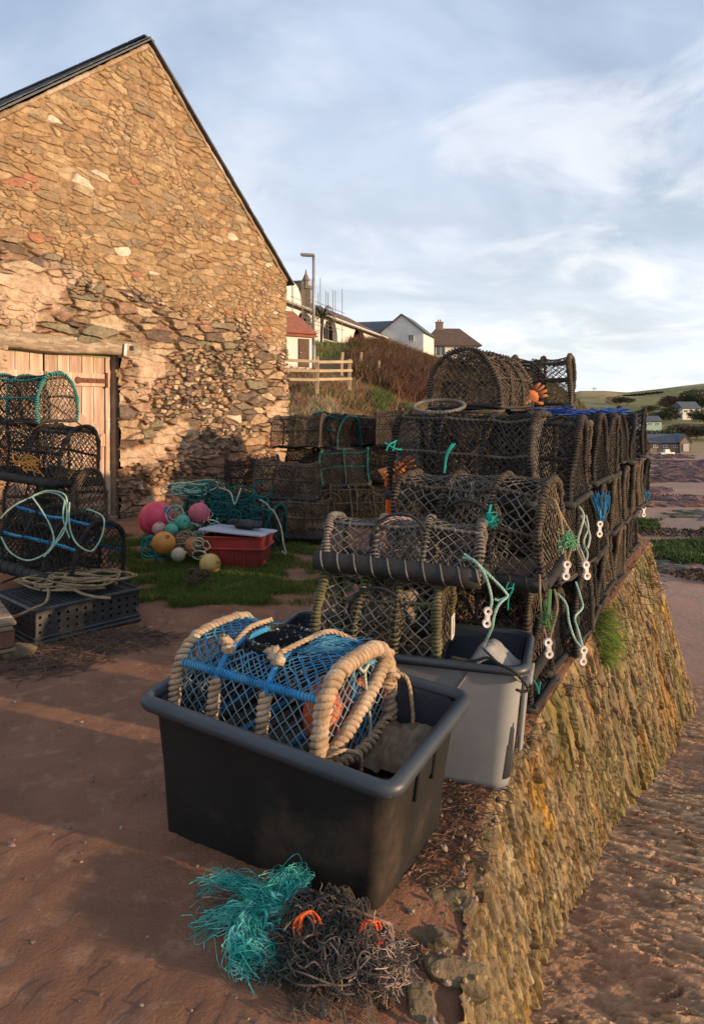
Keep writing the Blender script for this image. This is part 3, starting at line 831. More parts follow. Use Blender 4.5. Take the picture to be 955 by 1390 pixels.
    if hose:
        for y in (-1, 1):
            hpth = [V(-L/2-.03+(L+.06)*k/10, y*(Wd/2+hose*.35), hose*.3+.006*noise.noise(V(k*.7, y, seed))) for k in range(11)]
            mb = MB(); mb.tube(hpth, hose, 12); o = mb.build('rubber_runner', M_hose, root, smooth=True)
            mb = MB(); wrap(mb, hpth, hose+.001, .0035, .075, n=4, ph0=y, seg=12)
            mb.build('runner_binding', mwrap, o, smooth=True)
        for x in (-1, 1):
            hpth = [V(x*(L/2+.01), -Wd/2+Wd*k/6, hose*.25) for k in range(7)]
            mb = MB(); mb.tube(hpth, hose*.7, 10)
            wrap(mb, hpth, hose*.72, .006, .022, n=5, seg=9); mb.build('end_runner', M_hose, root, smooth=True)
    if funnel:
        mb = MB(); ax = (hx[1]+hx[2])/2 if hoops > 3 else 0
        if funnel == 'top':
            def ff(u, v):
                a = 2*math.pi*u; r = .12*(1-v)+.07*v
                return V(ax+math.cos(a)*r*1.05, math.sin(a)*r, H+.01-.2*v)
            ringc = [ff(k/24, 0) for k in range(24)]; r2 = [ff(k/24, 1) for k in range(24)]
        else:
            def ff(u, v):
                a = 2*math.pi*u; r = .13*(1-v)+.06*v
                return V(ax+math.cos(a)*r, -Wd/2*.93+.02+.22*v, H*.52+math.sin(a)*r+.02*v)
            ringc = [ff(k/24, 0) for k in range(24)]; r2 = [ff(k/24, 1) for k in range(24)]
        netting(mb, ff, 26, 12, nr*.9, jit=.1, wrapu=True)
        o = mb.build('entrance_funnel', mfun or M_netb, root)
        for rc in (ringc, r2): mb = MB(); mb.tube(rc, .0075, 6, closed=True); mb.build('entrance_ring', M_hose, o, smooth=True)
    return root
YAWN = math.atan2(N.y, N.x)
def place(root, loc, rot, label, group=None, cat='lobster pot', copy=False):
    o = copy_tree(root) if copy else root
    o.location = loc; o.rotation_euler = rot; tag(o, label, cat, group); return o
used = set()
def pot_at(proto, loc, rot, label, group):
    c = proto in used; used.add(proto)
    return place(proto, loc, rot, label, group, copy=c)
def corner(px, Y, z, L, Wd, yaw):
    """centre of a pot whose right-hand near base corner is seen at px, depth Y"""
    p = V((px-CX)/F*Y, Y, z); a = rotz(yaw)
    return p-a @ V(L/2, -Wd/2, 0)

GST = 'creels stacked along the quay edge'
# stack prototypes
PA = [make_pot(seed=s, L=.8, Wd=.46, H=.455, cell=.026, nr=.003, e=(2.4, 3.2, 2.8, 2.2)[s], mend=M_net if s != 2 else M_netb, mnet=(M_net, M_net, M_netb)[s % 3], mwrap=(M_wrapd, M_wrapd, M_wrapb)[s % 3], wr=.0095+.001*s, hose=(.021, 0, .021, 0)[s], sagz=.008) for s in range(4)]
rows = ['bottom', 'middle', 'top']; ordn = ['second', 'third', 'fourth', 'fifth', 'sixth', 'seventh', 'eighth', 'ninth', 'tenth']
R.seed(3)
for k in range(1, 10):
    for r_ in range(3):
        a = .32+(k)*.465
        p = E0+D*a+N*(.03-.4-.002*k+rnd(-.05, .05)+(.0 if r_ else -.05))
        z = .03+r_*.485
        yw = YAWN+rnd(-.06, .06); flip = R.random() < .5
        pot_at(PA[R.randrange(4)], V(p.x, p.y, z), (rnd(-.09, .09), rnd(-.05, .05), yw+(math.pi if flip else 0)),
               'dark creel end-on over the harbour wall, %s row, %s column from the camera' % (rows[r_], ordn[k-1]), GST).scale = (rnd(.96, 1.06), rnd(.93, 1.03), rnd(.93, 1.05))
# nearest column, each pot visible along its side
P2 = make_pot(seed=11, L=.8, Wd=.48, H=.47, cell=.024, nr=.0028, e=3.6, mrail=M_wrapb, mwrap=M_wrapd, funnel='top', hose=.03, mend=M_netg)
pot_at(P2, corner(722, 3.62, 1.0, .8, .48, YAWN), (0, 0, YAWN), 'large black creel atop the near stack, oval ring on top, green twine on its side', GST)
P3 = make_pot(seed=12, L=.74, Wd=.48, H=.46, cell=.03, nr=.0033, e=3.0, dense=False, mnet=M_netg, mend=M_netb, mwrap=M_wrapb, hose=.034, sagz=.012)
pot_at(P3, corner(732, 3.22, .70, .74, .48, YAWN), (.06, .02, YAWN+.03), 'brown creel with open mesh under the big black one, green knot on its side', GST)
P6 = make_pot(seed=13, L=.8, Wd=.46, H=.44, cell=.034, mnet=M_net, mend=M_netb, mwrap=M_wrapb, hose=.034)
pot_at(P6, corner(715, 3.33, .22, .8, .46, YAWN+.02), (.03, .0, YAWN+.02), 'shadowed creel at the foot of the near stack behind the grey tub', GST)
pot_at(P6, corner(722, 3.66, .53, .8, .46, YAWN), (0, 0, YAWN), 'creel squeezed behind the brown one in the second row of the near stack', GST)
p = E0+D*.36+N*(-.42); pot_at(PA[0], V(p.x, p.y, .02), (0, 0, YAWN), 'lowest creel of the near stack, resting on the quay behind the grey tub', GST)
P4 = make_pot(seed=14, L=.66, Wd=.38, H=.225, cell=.025, dense=False, nr=.0025, mnet=M_netg, mend=M_netg, mwrap=M_netg, hose=.042, sagz=.008, funnel='side', wr=.008, mfun=cloth('pink_netting', (.52, .36, .28), (.38, .25, .2)))
pot_at(P4, corner(640, 2.90, .775, .66, .38, -.30), (-.16, .05, -.28), 'low grey creel with pinkish funnels and black runner lying above the grey tub', GST)
P5 = make_pot(seed=15, L=.52, Wd=.38, H=.33, cell=.028, dense=False, nr=.003, mnet=cloth('pale_netting', (.34, .3, .235), (.17, .15, .115)), mend=M_netb, mwrap=M_olive, hose=0, sagz=.02, wr=.011, e=2.9, inner=True)
p5 = pot_at(P5, corner(592, 2.86, .445, .52, .38, -.28), (.0, .02, -.28), 'creel with pale chunky mesh and mossy bound hoop sitting in the grey tub', 'creels in the fish tubs')
mb = MB(); mb.ball((0, 0, .17), .1, 16, 12, (1.3, .8, 1), jit=.5); mb.build('bait_bag', mat('bait_sack', (.3, .24, .18), (.14, .1, .075), scale=30, bump=1, bscale=90), P5, smooth=True)
mb = MB()
for a, b, sz in ((0, .045, (.008, .07, .012)), (0, -.045, (.008, .07, .012))): mb.rbox((.3, -.02, .13+b), sz, None, .003)
for a in (-.03, .03): mb.rbox((.3, -.02+a, .13), (.008, .012, .1), None, .003)
mb.build('escape_gap', M_white, P5)
mb = MB(); Rr = eul(.28, .05, 0); mb.tube([V(-.2, -.03, .515)+Rr @ V(math.cos(a)*.15, math.sin(a)*.13, 0) for a in np.linspace(0, 6.283, 25)[:-1]], .01, 8, closed=True)
wrap(mb, [V(-.2, -.03, .515)+Rr @ V(math.cos(a)*.15, math.sin(a)*.13, 0) for a in np.linspace(0, 6.283, 25)], .0105, .003, .02, n=4, seg=6)
mb.build('collar_ring', M_netg, P2, smooth=True)
# top layer
P1 = make_pot(seed=16, L=.62, Wd=.47, H=.36, cell=.023, nr=.0024, mnet=M_netb, mend=M_netb, mwrap=M_wrapb, hose=0, sagz=.02, e=2.2)
c1 = W(650, 553, 4.35); pot_at(P1, V(c1.x+.05, c1.y+.2, 1.50), (0, 0, YAWN-1.60), 'brown domed creel on top of the stack, its rounded end facing the camera', 'creels lying on top of the stack')
c1 = W(727, 553, 5.1); pot_at(P1, V(c1.x+.0, c1.y+.2, 1.52), (.0, 0, YAWN+.1), 'brown creel on top of the stack, beside an orange glove, behind the domed one', 'creels lying on top of the stack')
c1 = W(762, 553, 5.9)

# hero pot in the black tub
def hero():
    L, Wd, H = .62, .50, .345
    R.seed(77)
    root = bpy.data.objects.new('lobster_pot', None); COL.objects.link(root)
    at, hw, arc = section(Wd, H, e=3.6)
    hx = [-.31, -.13, .085, .31]
    def surf(u, v):
        x = -L/2+L*u; y, z = at(v); return V(x, y, z)+V(0, 0, 0)
    mb = MB()
    for t in (.0, .26, .74, 1.): mb.tube([surf(k/12, t)+V(0, 0, .004) for k in range(13)], .0125, 8)
    for x in hx: mb.tube([V(x, -Wd/2+Wd*k/8, .004) for k in range(9)], .012, 8)
    hp = [[V(x, *at(t/40)) for t in range(41)] for x in hx]
    for p in hp: mb.tube(p, .0125, 8)
    mb.build('frame', mat('blue_bound_frame', (.025, .22, .45), (.02, .12, .26), rough=.7, scale=14, bump=.6, bscale=90, bdist=.003, c3=(.25, .4, .48), s3=30, m3=(.6, .75)), root, smooth=True)
    mb = MB(); nu = 24; nv = 38
    fc = V(-.02, 0, H)
    nu, nv = 28, 44
    for t in (.26, .74): wm = MB(); wrap(wm, [surf(k/12, t)+V(0, 0, .004) for k in range(13)], .0135, .0035, .013, n=5, seg=8, wander=.3, jit=.3); wm.build('rail_whipping', M_bluerope, root, smooth=True)
    netting(mb, surf, nu, nv, .0022, jit=.12, n=4, hole=lambda p: (p-fc).length < .13 or (abs(p.x-fc.x) < .105 and abs(p.y) < .125 and p.z > H*.8))
    mb.build('netting', M_blu, root, smooth=True)
    mb = MB(); netting(mb, lambda u, v: surf(u*.98+.01, .27+.46*v)+V(0, 0, .006), 26, 20, .0026, jit=.35, n=4, hole=lambda p: abs(p.x-fc.x) < .12 and abs(p.y) < .14)
    mb.build('top_netting', M_bluerope, root, smooth=True)
    for s_ in (-1, 1):
        mb = MB(); netting(mb, lambda u, v: V(s_*L/2, (u*2-1)*hw(v*H*.97), v*H*.98), 20, 16, .0024, jit=.12, n=4); mb.build('end_netting', M_blu, root, smooth=True)
    # thick manila wraps on hoops
    segs = [(0, 0, .62, 14), (0, .62, 1., 12), (3, 0, 1, 0), (1, 0, .24, 0), (2, 0, .24, 0), (1, .76, 1, 0), (2, .76, 1, 0)]
    for hi, a, b, _ in segs:
        path = [V(hx[hi], *at(a+(b-a)*t/30)) for t in range(31)]
        mb = MB(); big = hi == 3
        wrap(mb, path, .0145+(.004 if big else 0), .0122 if big else .0098, .0225 if big else .02, seg=9, n=8, ph0=hi, jit=.4, starts=2, wander=.12)
        mb.build('rope_wrap', M_beige, root, smooth=True)
    for pth in ([V(-.31, -.255, .03), V(-.13, -.262, .02), V(.08, -.262, .03), V(.31, -.255, .03)], [V(.315, -.255, .05), V(.335, 0, .03), V(.315, .255, .05)]):
        mb = MB(); wrap(mb, crom(pth, 8), .0135, .009, .03, seg=9, n=7, jit=.5, starts=2, wander=.3); mb.build('rope_wrap', M_beige, root, smooth=True)
    # rope round the right-hand end and its foot, with knots
    mb = MB(); path = crom([V(.315, -.26, .06), V(.332, -.14, .12), V(.335, .0, .19), V(.332, .12, .25), V(.315, .22, .30)], 8)
    wrap(mb, path, .014, .0115, .022, seg=9, n=8, jit=.3, starts=2); mb.build('rope_wrap', M_beige, root, smooth=True)
    mb = MB()
    for k in range(7):
        c = V(.315+rnd(-.01, .01), -.25+rnd(-.01, .015), .02+k*.012)
        mb.tube([c+V(math.cos(a)*.032, math.sin(a)*.03, rnd(-.006, .006)) for a in np.linspace(0, 2*math.pi, 13)[:-1]], .0095, 7, closed=True)
    mb.build('rope_knot', M_beige, root, smooth=True); mb = MB()
    for k in range(4):
        c = V(.31+rnd(-.01, .01), .235+rnd(-.01, .01), .17+k*.016)
        mb.tube([c+V(math.cos(a)*.034, math.sin(a)*.026, rnd(-.01, .01)) for a in np.linspace(0, 2*math.pi, 13)[:-1]], .0095, 7, closed=True)
    mb.build('rope_knot', M_beige, root, smooth=True)
    mb = MB(); rope(mb, crom([V(.33, -.25, .1), V(.37, -.2, .12), V(.38, -.1, .06), V(.37, -.08, -.02), V(.36, -.09, -.06)], 8), .0075, 5); mb.build('lashing', M_beige, root, smooth=True)
    mb = MB(); rope(mb, crom([V(.33, .23, .22), V(.38, .25, .2), V(.42, .22, .1), V(.43, .2, .0)], 8), .0075, 5); mb.build('lashing', M_beige, root, smooth=True)
    mb = MB(); rope(mb, crom([V(hx[2], -.15, H+.015), V(hx[2]+.02, -.02, H+.025), V(hx[2]+.04, .12, H+.02), V(.2, .2, H*.9)], 8), .010, 5); mb.build('lashing', M_beige, root, smooth=True)
    mb = MB(); rope(mb, crom([V(hx[1], -.13, H+.0), V(hx[1]-.02, -.02, H+.022), V(hx[1]-.02, .12, H+.015)], 8), .010, 5); mb.build('lashing', M_beige, root, smooth=True)
    for c in (V(hx[2], -.17, H), V(hx[1], -.17, H-.01), V(hx[2]-.03, -.15, H+.01), V(hx[1]-.03, -.15, H+.01)):
        mb = MB(); mb.ball(c, .024, 10, 8, (1.2, 1, .9), jit=.8); mb.build('knot', M_beige, root, smooth=True)
    mb = MB(); rope(mb, crom([V(.322, .02, .3), V(.33, .03, .2), V(.335, .05, .1), V(.34, .03, .01)], 8), .006, 5)
    mb.tube(crom([V(.322, -.02, .32), V(.33, .0, .3), V(.327, .04, .31)], 6), .006, 6); mb.build('pale_lashing', M_pale, root, smooth=True)
    # black funnel mouth in the top
    mb = MB()
    def fb(u, v):
        a = 2*math.pi*u; r = .112-.02*v; q = abs(math.cos(a))**.75*math.copysign(1, math.cos(a)), abs(math.sin(a))**.75*math.copysign(1, math.sin(a))
        return V(fc.x+q[0]*r, q[1]*r*1.05, H+.008-.13*v)
    mb.grid(fb, 32, 6, cu=True)
    for k in (0, 1): mb.tube([fb(i/32, 0)+V(0, 0, -.004*k) for i in range(32)], .006, 6, closed=True)
    o = mb.build('entrance_mouth', mat('speckled_black_plastic', (.015, .015, .018), (.012, .012, .014), rough=.6, c3=(.5, .5, .5), s3=60, m3=(.61, .63), bump=.2), root, smooth=True)
    sm = o.modifiers.new('s', 'SOLIDIFY'); sm.thickness = .004
    # frayed blue twine
    mb = MB()
    for k in range(150):
        a = V(hx[2]+.03+rnd(0, .05), rnd(-.1, .02), H+.006+rnd(0, .012)); e_ = a+V(rnd(-.02, .16), rnd(.05, .2), rnd(-.07, .005))
        mid = a.lerp(e_, .5)+V(rnd(-.02, .02), rnd(-.02, .02), rnd(-.0, .02)); mb.tube(crom([a, mid, e_], 3), .0011, 3, cap=False)
    for k in range(60):
        a = V(.31, rnd(-.02, .05), rnd(.18, .25)); e_ = a+V(rnd(-.06, .03), rnd(-.06, .06), -rnd(.05, .2)); mb.tube(crom([a, a.lerp(e_, .5)+V(rnd(-.02, .02), 0, 0), e_], 3), .0012, 3, cap=False)
    mb.build('frayed_twine', M_bluerope, root)
    mb = MB()   # blue rope lengths tied inside the end
    mb.tube(crom([V(.3, -.02, .36), V(.3, -.02, .24), V(.29, .03, .12), V(.3, .05, .03)], 6), .009, 6)
    mb.tube(crom([V(.305, -.06, .32), V(.31, .02, .31), V(.305, .12, .29)], 6), .009, 6)
    mb.build('blue_lashing', M_bluerope, root, smooth=True)
    mb = MB()
    for k in range(9): mb.box(V(-.28+.07*k, 0, .0), (.03, Wd-.03, .01))
    mb.build('base_slats', M_slat, root)
    return root
HP = hero()
hc = V(-.65, 2.47, 0)*.5+V(-.107, 2.17, 0)*.5+D*(.25+.045)-N*.02
place(HP, V(hc.x, hc.y, .31), (0, .03, YAWN-.02), 'blue creel with hoops wound in thick beige rope, propped in the black tub', 'creels in the fish tubs')
# orange pot float inside the blue creel
fl = empty('pot_float', HP.location, 'orange floats lashed inside the right end of the blue creel', 'float', HP.rotation_euler[:])
def local(mb, nm, m, **k): return mb.build(nm, m, fl, smooth=True)
mb = MB(); mb.ball((.225, -.09, .16), .09, 20, 14, (.75, .8, 1.2)); local(mb, 'float_body', M_orange)
mb = MB(); mb.ball((.24, .11, .14), .075, 20, 14, (.7, 1.25, .95)); local(mb, 'float_body', M_orange)
mb = MB(); mb.tube(crom([V(.13, -.15, .2), V(.2, -.04, .27), V(.2, .1, .19), V(.22, .2, .1)], 6), .005, 5); local(mb, 'cord', M_tanrope)

# ------------------------------------------------------------------ fish tubs
def rr_ring(cx, cy, lx, ly, r, z, n=7):
    out = []
    for (sx, sy, a0) in ((1, 1, 0), (-1, 1, 90), (-1, -1, 180), (1, -1, 270)):
        for k in range(n):
            a = math.radians(a0+90*k/(n-1)); out.append(V(cx+sx*(lx/2-r)+math.cos(a)*r, cy+sy*(ly/2-r)+math.sin(a)*r, z))
    return out
def lip(mb, lx, ly, r, z, rr, n=7, prof=None):
    c = rr_ring(0, 0, lx, ly, r, z, n)
    mb.tube(c, rr, 10, closed=True)
M_tubk = mat('black_polythene', (.011, .0105, .0105), (.018, .016, .014), rough=.62, scale=2.5, bump=.3, bscale=90, bdist=.003, spec=.28, c3=(.075, .048, .032), s3=2.2, m3=(.53, .72))
M_tubr = mat('tub_rim', (.026, .033, .042), (.04, .048, .056), rough=.48, scale=3, bump=.2, bscale=150, bdist=.001, spec=.5, c3=(.14, .15, .16), s3=24, m3=(.66, .8))
M_tubg = mat('grey_polythene', (.30, .295, .29), (.22, .22, .22), rough=.55, scale=2, bump=.2, bscale=120, bdist=.002, spec=.4, c3=(.3, .29, .27), s3=7, m3=(.6, .75))
M_tubin = mat('tub_inside', (.035, .045, .06), (.05, .055, .065), rough=.5, scale=3, spec=.4)
# black tub
FR, FL, BR = V(.075, 2.03, .42), V(-.787, 2.5, .49), V(.44, 2.57, .455)
xax = (FR-FL).normalized(); zax = xax.cross((BR-FR)).normalized(); yax = zax.cross(xax)
tl, tw = (FR-FL).length, (BR-FR).length
ctr = (FL+BR)/2
tb = empty('fish_tub', (ctr.x, ctr.y, 0), 'large black plastic fish tub with a thick rolled rim holding the blue creel', 'tub')
tb.rotation_euler = Matrix((xax, yax, zax)).transposed().to_euler()
hz_ = ctr.z
mb = MB(); lx, ly = tl-.06, tw-.06
rings = [rr_ring(0, 0, lx*.905, ly*.9, .03, -.03, 7), rr_ring(0, 0, lx*.915, ly*.91, .04, .0, 7), rr_ring(0, 0, lx*.95, ly*.95, .045, hz_*.5, 7), rr_ring(0, 0, lx, ly, .05, hz_-.015, 7)]
mb.loft(rings, True, False); mb.build('tub_body', M_tubk, tb, smooth=True)
mb = MB()
rings = [rr_ring(0, 0, lx-.02, ly-.02, .05, hz_, 7), rr_ring(0, 0, (lx-.03)*.94, (ly-.03)*.94, .04, .02, 7)]
mb.loft(rings, False, True); mb.build('tub_lining', M_tubin, tb, smooth=False)
mb = MB(); lip(mb, tl-.02, tw-.02, .045, hz_+.0, .026, 8)
mb.build('tub_rim', M_tubr, tb, smooth=True)
mb = MB()    # moulded lug and strap under the rim on the right-hand end
for yy, w_ in ((-.06, .02), (.08, .02)):
    mb.rbox((lx/2*.975, yy, hz_-.10), (.03, w_, .17), eul(0, .07, 0), .005)
mb.rbox((lx/2*.972, .01, hz_-.09), (.016, .13, .15), eul(0, .07, 0), .005); mb.build('moulded_lug', M_tubk, tb)
mb = MB(); mb.rbox((-.2, -ly/2*.975, .3), (.006, .006, .006)); 
fill = MB(); fill.grid(lambda u, v: V((u-.5)*(lx-.07), (v-.5)*(ly-.07), .255+.02*noise.noise(V(u*3, v*3, 0))+.008*noise.noise(V(u*14, v*12, 0))), 40, 30)
fo = fill.build('tub_sediment', mat('wet_sediment', (.16, .12, .07), (.1, .075, .05), rough=.35, scale=5, bump=.4, bscale=50, spec=.5), smooth=True)
fo.location = tb.location; fo.rotation_euler = tb.rotation_euler
tag(fo, 'olive brown silt lying in the bottom of the black tub', 'sediment')
sb = MB(); sb.grid(lambda u, v: V((u-.5)*.24, (v-.5)*.26, .045*(1-(2*u-1)**4)*(1-(2*v-1)**4)+.02*noise.noise(V(u*4, v*4, 0))+.012*noise.noise(V(u*11, v*9, 3))), 40, 40)
so_ = sb.build('sandbag', mat('old_sack', (.2, .15, .1), (.12, .088, .055), scale=20, bump=.8, bscale=120, bdist=.003), smooth=True)
q = W(565, 1000, 2.5); so_.location = (q.x-.07, q.y-.0, .30); so_.rotation_euler = (.2, -.1, YAWN); tag(so_, 'pale brown sack wedged in the right corner of the black tub', 'sack')
# grey tub
g = V(.68, 2.69, .5); gl = V(-.955, .296, 0).normalized(); gb = V(.296, .955, 0)
tl2, tw2 = 1.15, .50
ctr = g+gl*tl2/2+gb*tw2/2
tg = empty('fish_tub', (ctr.x, ctr.y, 0), 'grey plastic fish tub behind the black one, holding the pale meshed creel', 'tub', (0, 0, math.atan2(-gl.y, -gl.x)))
mb = MB(); lx, ly = tl2-.05, tw2-.05
rings = [rr_ring(0, 0, lx*.88, ly*.84, .05, -.02, 9), rr_ring(0, 0, lx*.90, ly*.88, .07, .02, 9), rr_ring(0, 0, lx*.95, ly*.94, .075, .28, 9), rr_ring(0, 0, lx, ly, .075, .485, 9)]
mb.loft(rings, True, False); mb.build('tub_body', M_tubg, tg, smooth=True)
mb = MB(); mb.loft([rr_ring(0, 0, lx-.025, ly-.025, .06, .49, 9), rr_ring(0, 0, (lx-.03)*.93, (ly-.03)*.9, .05, .03, 9)], False, True); mb.build('tub_lining', M_tubin, tg, smooth=True)
mb = MB(); cr = rr_ring(0, 0, tl2-.015, tw2-.015, .07, .492, 9)
for (a_, b_, c_) in ((-.032, .0, 0), ):
    rings = [rr_ring(0, 0, tl2-.06, tw2-.06, .06, .478, 9), rr_ring(0, 0, tl2, tw2, .08, .47, 9), rr_ring(0, 0, tl2+.004, tw2+.004, .08, .485, 9), rr_ring(0, 0, tl2-.008, tw2-.008, .08, .5, 9), rr_ring(0, 0, tl2-.055, tw2-.055, .065, .5, 9), rr_ring(0, 0, tl2-.066, tw2-.066, .06, .485, 9)]
    mb.loft(rings, False, False)
mb.build('tub_rim', M_tubr, tg, smooth=True)
mb = MB()
mb.rbox((lx/2*.955+.012, .09, .25), (.022, .10, .42), eul(0, .09, 0), .008); mb.build('corner_rib', M_tubg, tg)
# crumpled plastic sheet in the grey tub and dark cord over the rim
mb = MB()
def sheet(u, v):
    x = (u-.5)*.30; y = (v-.5)*.22
    return V(x, y, .07*math.exp(-((x+.02)/.08)**2)+.05*noise.noise(V(x*7, y*9, 1))+.02*abs(noise.noise(V(x*18, y*16, 1)))-.12*abs(x/.15)**3*(x < 0))
mb.grid(sheet, 40, 30); o = mb.build('crumpled_sheet', mat('grey_sheet', (.33, .3, .27), (.24, .22, .2), rough=.6, scale=8, bump=.3), smooth=True)
sm = o.modifiers.new('s', 'SOLIDIFY'); sm.thickness = .006
q = W(672, 893, 2.85); o.location = (q.x, q.y, .455); o.rotation_euler = (0, .1, -.3); tag(o, 'crumpled grey plastic sheet at the right end of the grey tub', 'plastic sheet')
mb = MB(); pts = [W(x, y, d) for x, y, d in ((612, 892, 2.72), (640, 897, 2.72), (662, 893, 2.7), (680, 903, 2.66), (697, 912, 2.64), (712, 928, 2.62), (716, 937, 2.62), (708, 939, 2.62), (700, 936, 2.62))]
rope(mb, crom(pts, 8), .006, 5); rope(mb, crom([W(655, 880, 2.72), W(668, 893, 2.7), W(680, 905, 2.66)], 8), .005, 5)
mb.build('cord', M_wrapd, smooth=True, label='dark braided cord trailing over the right rim of the grey tub', cat='cord')
# ------------------------------------------------------------------ hillside behind the quay
HT = {  # px: screen heights of the slope at depths DN
 -300: (681, 660, 640, 620, 600, 585, 575, 560),
 200: (681, 640, 570, 510, 480, 450, 435, 500),
 388: (681, 622, 532, 492, 476, 455, 442, 500),
 430: (681, 622, 536, 497, 472, 456, 446, 500),
 480: (681, 628, 556, 510, 478, 462, 452, 500),
 520: (685, 636, 572, 528, 486, 466, 456, 500),
 560: (690, 645, 590, 545, 502, 481, 470, 505),
 612: (700, 660, 615, 568, 528, 499, 492, 510),
 650: (700, 670, 640, 590, 545, 508, 500, 515),
 700: (720, 690, 660, 610, 565, 506, 500, 520),
 750: (760, 720, 690, 640, 590, 525, 520, 535),
 790: (800, 760, 720, 680, 625, 560, 553, 550),
 840: (830, 800, 760, 710, 665, 620, 600, 590),
 1300: (900, 860, 800, 740, 690, 660, 640, 620)}
DN = (11, 15, 24, 38, 60, 90, 130, 180)
KP = sorted(HT)
def hillys(px, Y):
    px = min(max(px, KP[0]), KP[-1])
    for a, b in zip(KP[:-1], KP[1:]):
        if px <= b: f = (px-a)/(b-a); row = [HT[a][k]*(1-f)+HT[b][k]*f for k in range(8)]; break
    t = math.log(Y)
    for k in range(7):
        if Y <= DN[k+1] or k == 6:
            g = (t-math.log(DN[k]))/(math.log(DN[k+1])-math.log(DN[k])); return row[k]*(1-g)+row[k+1]*g
def hillz(X, Y):
    px = CX+F*X/Y
    z = EZ+(HY-hillys(px, Y))*Y/F
    return z+.006*Y*noise.noise(V(X*.25, Y*.25, 0))+.25*min(1, Y/30)*noise.noise(V(X*.6, Y*.6, 5))*.5
def hillP(px, Y): X = (px-CX)/F*Y; return V(X, Y, hillz(X, Y))
M_hill = mat('hillside_turf', (.16, .105, .055), (.1, .075, .035), rough=1, scale=.25, bump=.8, bscale=3, bdist=.2, c3=(.085, .1, .03), s3=.09, m3=(.5, .58), spec=.1)
mb = MB()
mb.grid(lambda u, v: (lambda Y, px: hillP(px, Y))(11*(180/11)**v, -300+1150*u), 220, 160)
mb.build('hillside', M_hill, smooth=True, kind='structure')
# far country across the bay
FT = [(600, 600), (785, 531), (820, 530), (850, 532), (900, 527), (955, 520), (1100, 505), (1500, 480)]
M_field = mat('far_fields', (.36, .27, .14), (.30, .22, .11), rough=1, scale=.02, bump=0, c3=(.2, .18, .08), s3=.012, m3=(.5, .53), spec=.05)
def farz(X, Y):
    px = CX+F*X/Y
    r = interp(px, FT); nodes = [(98, 628), (125, 611), (160, 597), (200, 582), (260, 566), (340, 548), (430, r), (600, r+25)]
    return EZ+(HY-interp(Y, nodes))*Y/F+.8*noise.noise(V(X*.02, Y*.02, 0))
mb = MB(); mb.grid(lambda u, v: (lambda Y, px: V((px-CX)/F*Y, Y, farz((px-CX)/F*Y, Y)))(98+502*v, 600+900*u), 140, 90)
mb.build('far_hill', M_field, smooth=True, kind='structure')

# ------------------------------------------------------------------ blades: grass, brambles, leaves
def blades(name, P, h, wdt, lean, m, segs=2, tone=None, **k):
    """P (N,3); tapering bent blades"""
    n_ = len(P); az = NR.random(n_)*2*np.pi; la = NR.random(n_)*2*np.pi
    h = h*NR.uniform(.5, 1.25, n_); lean = lean*NR.uniform(.2, 1.3, n_)
    side = np.c_[np.cos(az), np.sin(az), np.zeros(n_)]; dr = np.c_[np.cos(la), np.sin(la), np.zeros(n_)]
    vs = []; 
    for s_ in range(segs):
        t = s_/segs
        c = P+dr*(lean*h*t*t)[:, None]+np.array([0, 0, 1.])*(h*t*(1-.25*t*lean))[:, None]
        w_ = wdt*(1-t*.7)
        vs += [c-side*w_/2, c+side*w_/2]
    t = 1; vs.append(P+dr*(lean*h)[:, None]+np.array([0, 0, 1.])*(h*(1-.25*lean))[:, None])
    K = 2*segs+1; vv = np.stack(vs, 1).reshape(-1, 3); base = np.arange(n_)*K; T = []
    for s_ in range(segs-1):
        o = 2*s_; T += [np.c_[base+o, base+o+1, base+o+3], np.c_[base+o, base+o+3, base+o+2]]
    T.append(np.c_[base+2*segs-2, base+2*segs-1, base+2*segs])
    tn = None
    if tone is not None: tn = np.repeat(tone, K, 0)
    return fastmesh(name, vv, np.concatenate(T), m, tint=tn, **k)
def hill_pts(n_, pxr, Yr, cond=None):
    out = []
    while len(out) < n_:
        px = rnd(*pxr); Y = math.exp(rnd(math.log(Yr[0]), math.log(Yr[1])))
        if cond and not cond(px, Y): continue
        out.append(hillP(px, Y))
    return np.array([tuple(p) for p in out])
def ptones(P, cols, k=.25, var=.25):
    r = np.clip((fb(P[:, 0]*k+40, P[:, 1]*k+9, 3, 3)+.28)/.56, 0, .999); c = np.array(cols)[np.floor(r*len(cols)).astype(int)]; return c*NR.uniform(1-var, 1+var, (len(P), 1))
def tones(n_, cols, var=.2):
    c = np.array(cols)[NR.integers(0, len(cols), n_)]; return c*NR.uniform(1-var, 1+var, (n_, 1))
M_blade = mat('blade', (1, 1, 1), (.75, .75, .75), rough=.9, scale=2, bump=0, tint=True, spec=.15)
def patch(px, Y, k, o): return noise.noise(V(px*k, math.log(Y)*4, o))
def bare(px, Y): return hillys(px, Y) > 700
p1 = hill_pts(26000, (384, 760), (13, 34), lambda px, Y: not bare(px, Y))
blades('dry_grass', p1, .3, .014, 1.3, M_blade, tone=ptones(p1, [(.2, .115, .07), (.30, .2, .11), (.24, .13, .075), (.40, .3, .17), (.3, .16, .09), (.16, .15, .06)], .45), label='tawny dry grass and dead bracken on the slope behind the pots', cat='dry grass', kind='stuff')
p2 = hill_pts(16000, (384, 700), (24, 60), lambda px, Y: patch(px, Y, .012, 3) > -.25 and hillys(px, Y) > 470)
blades('dead_bracken', p2, .5, .035, 1.3, M_blade, tone=ptones(p2, [(.16, .09, .055), (.26, .135, .08), (.36, .25, .13), (.2, .1, .06), (.13, .14, .05), (.3, .17, .1)], .3), label='rusty dead bracken higher on the slope below the houses', cat='bracken', kind='stuff')
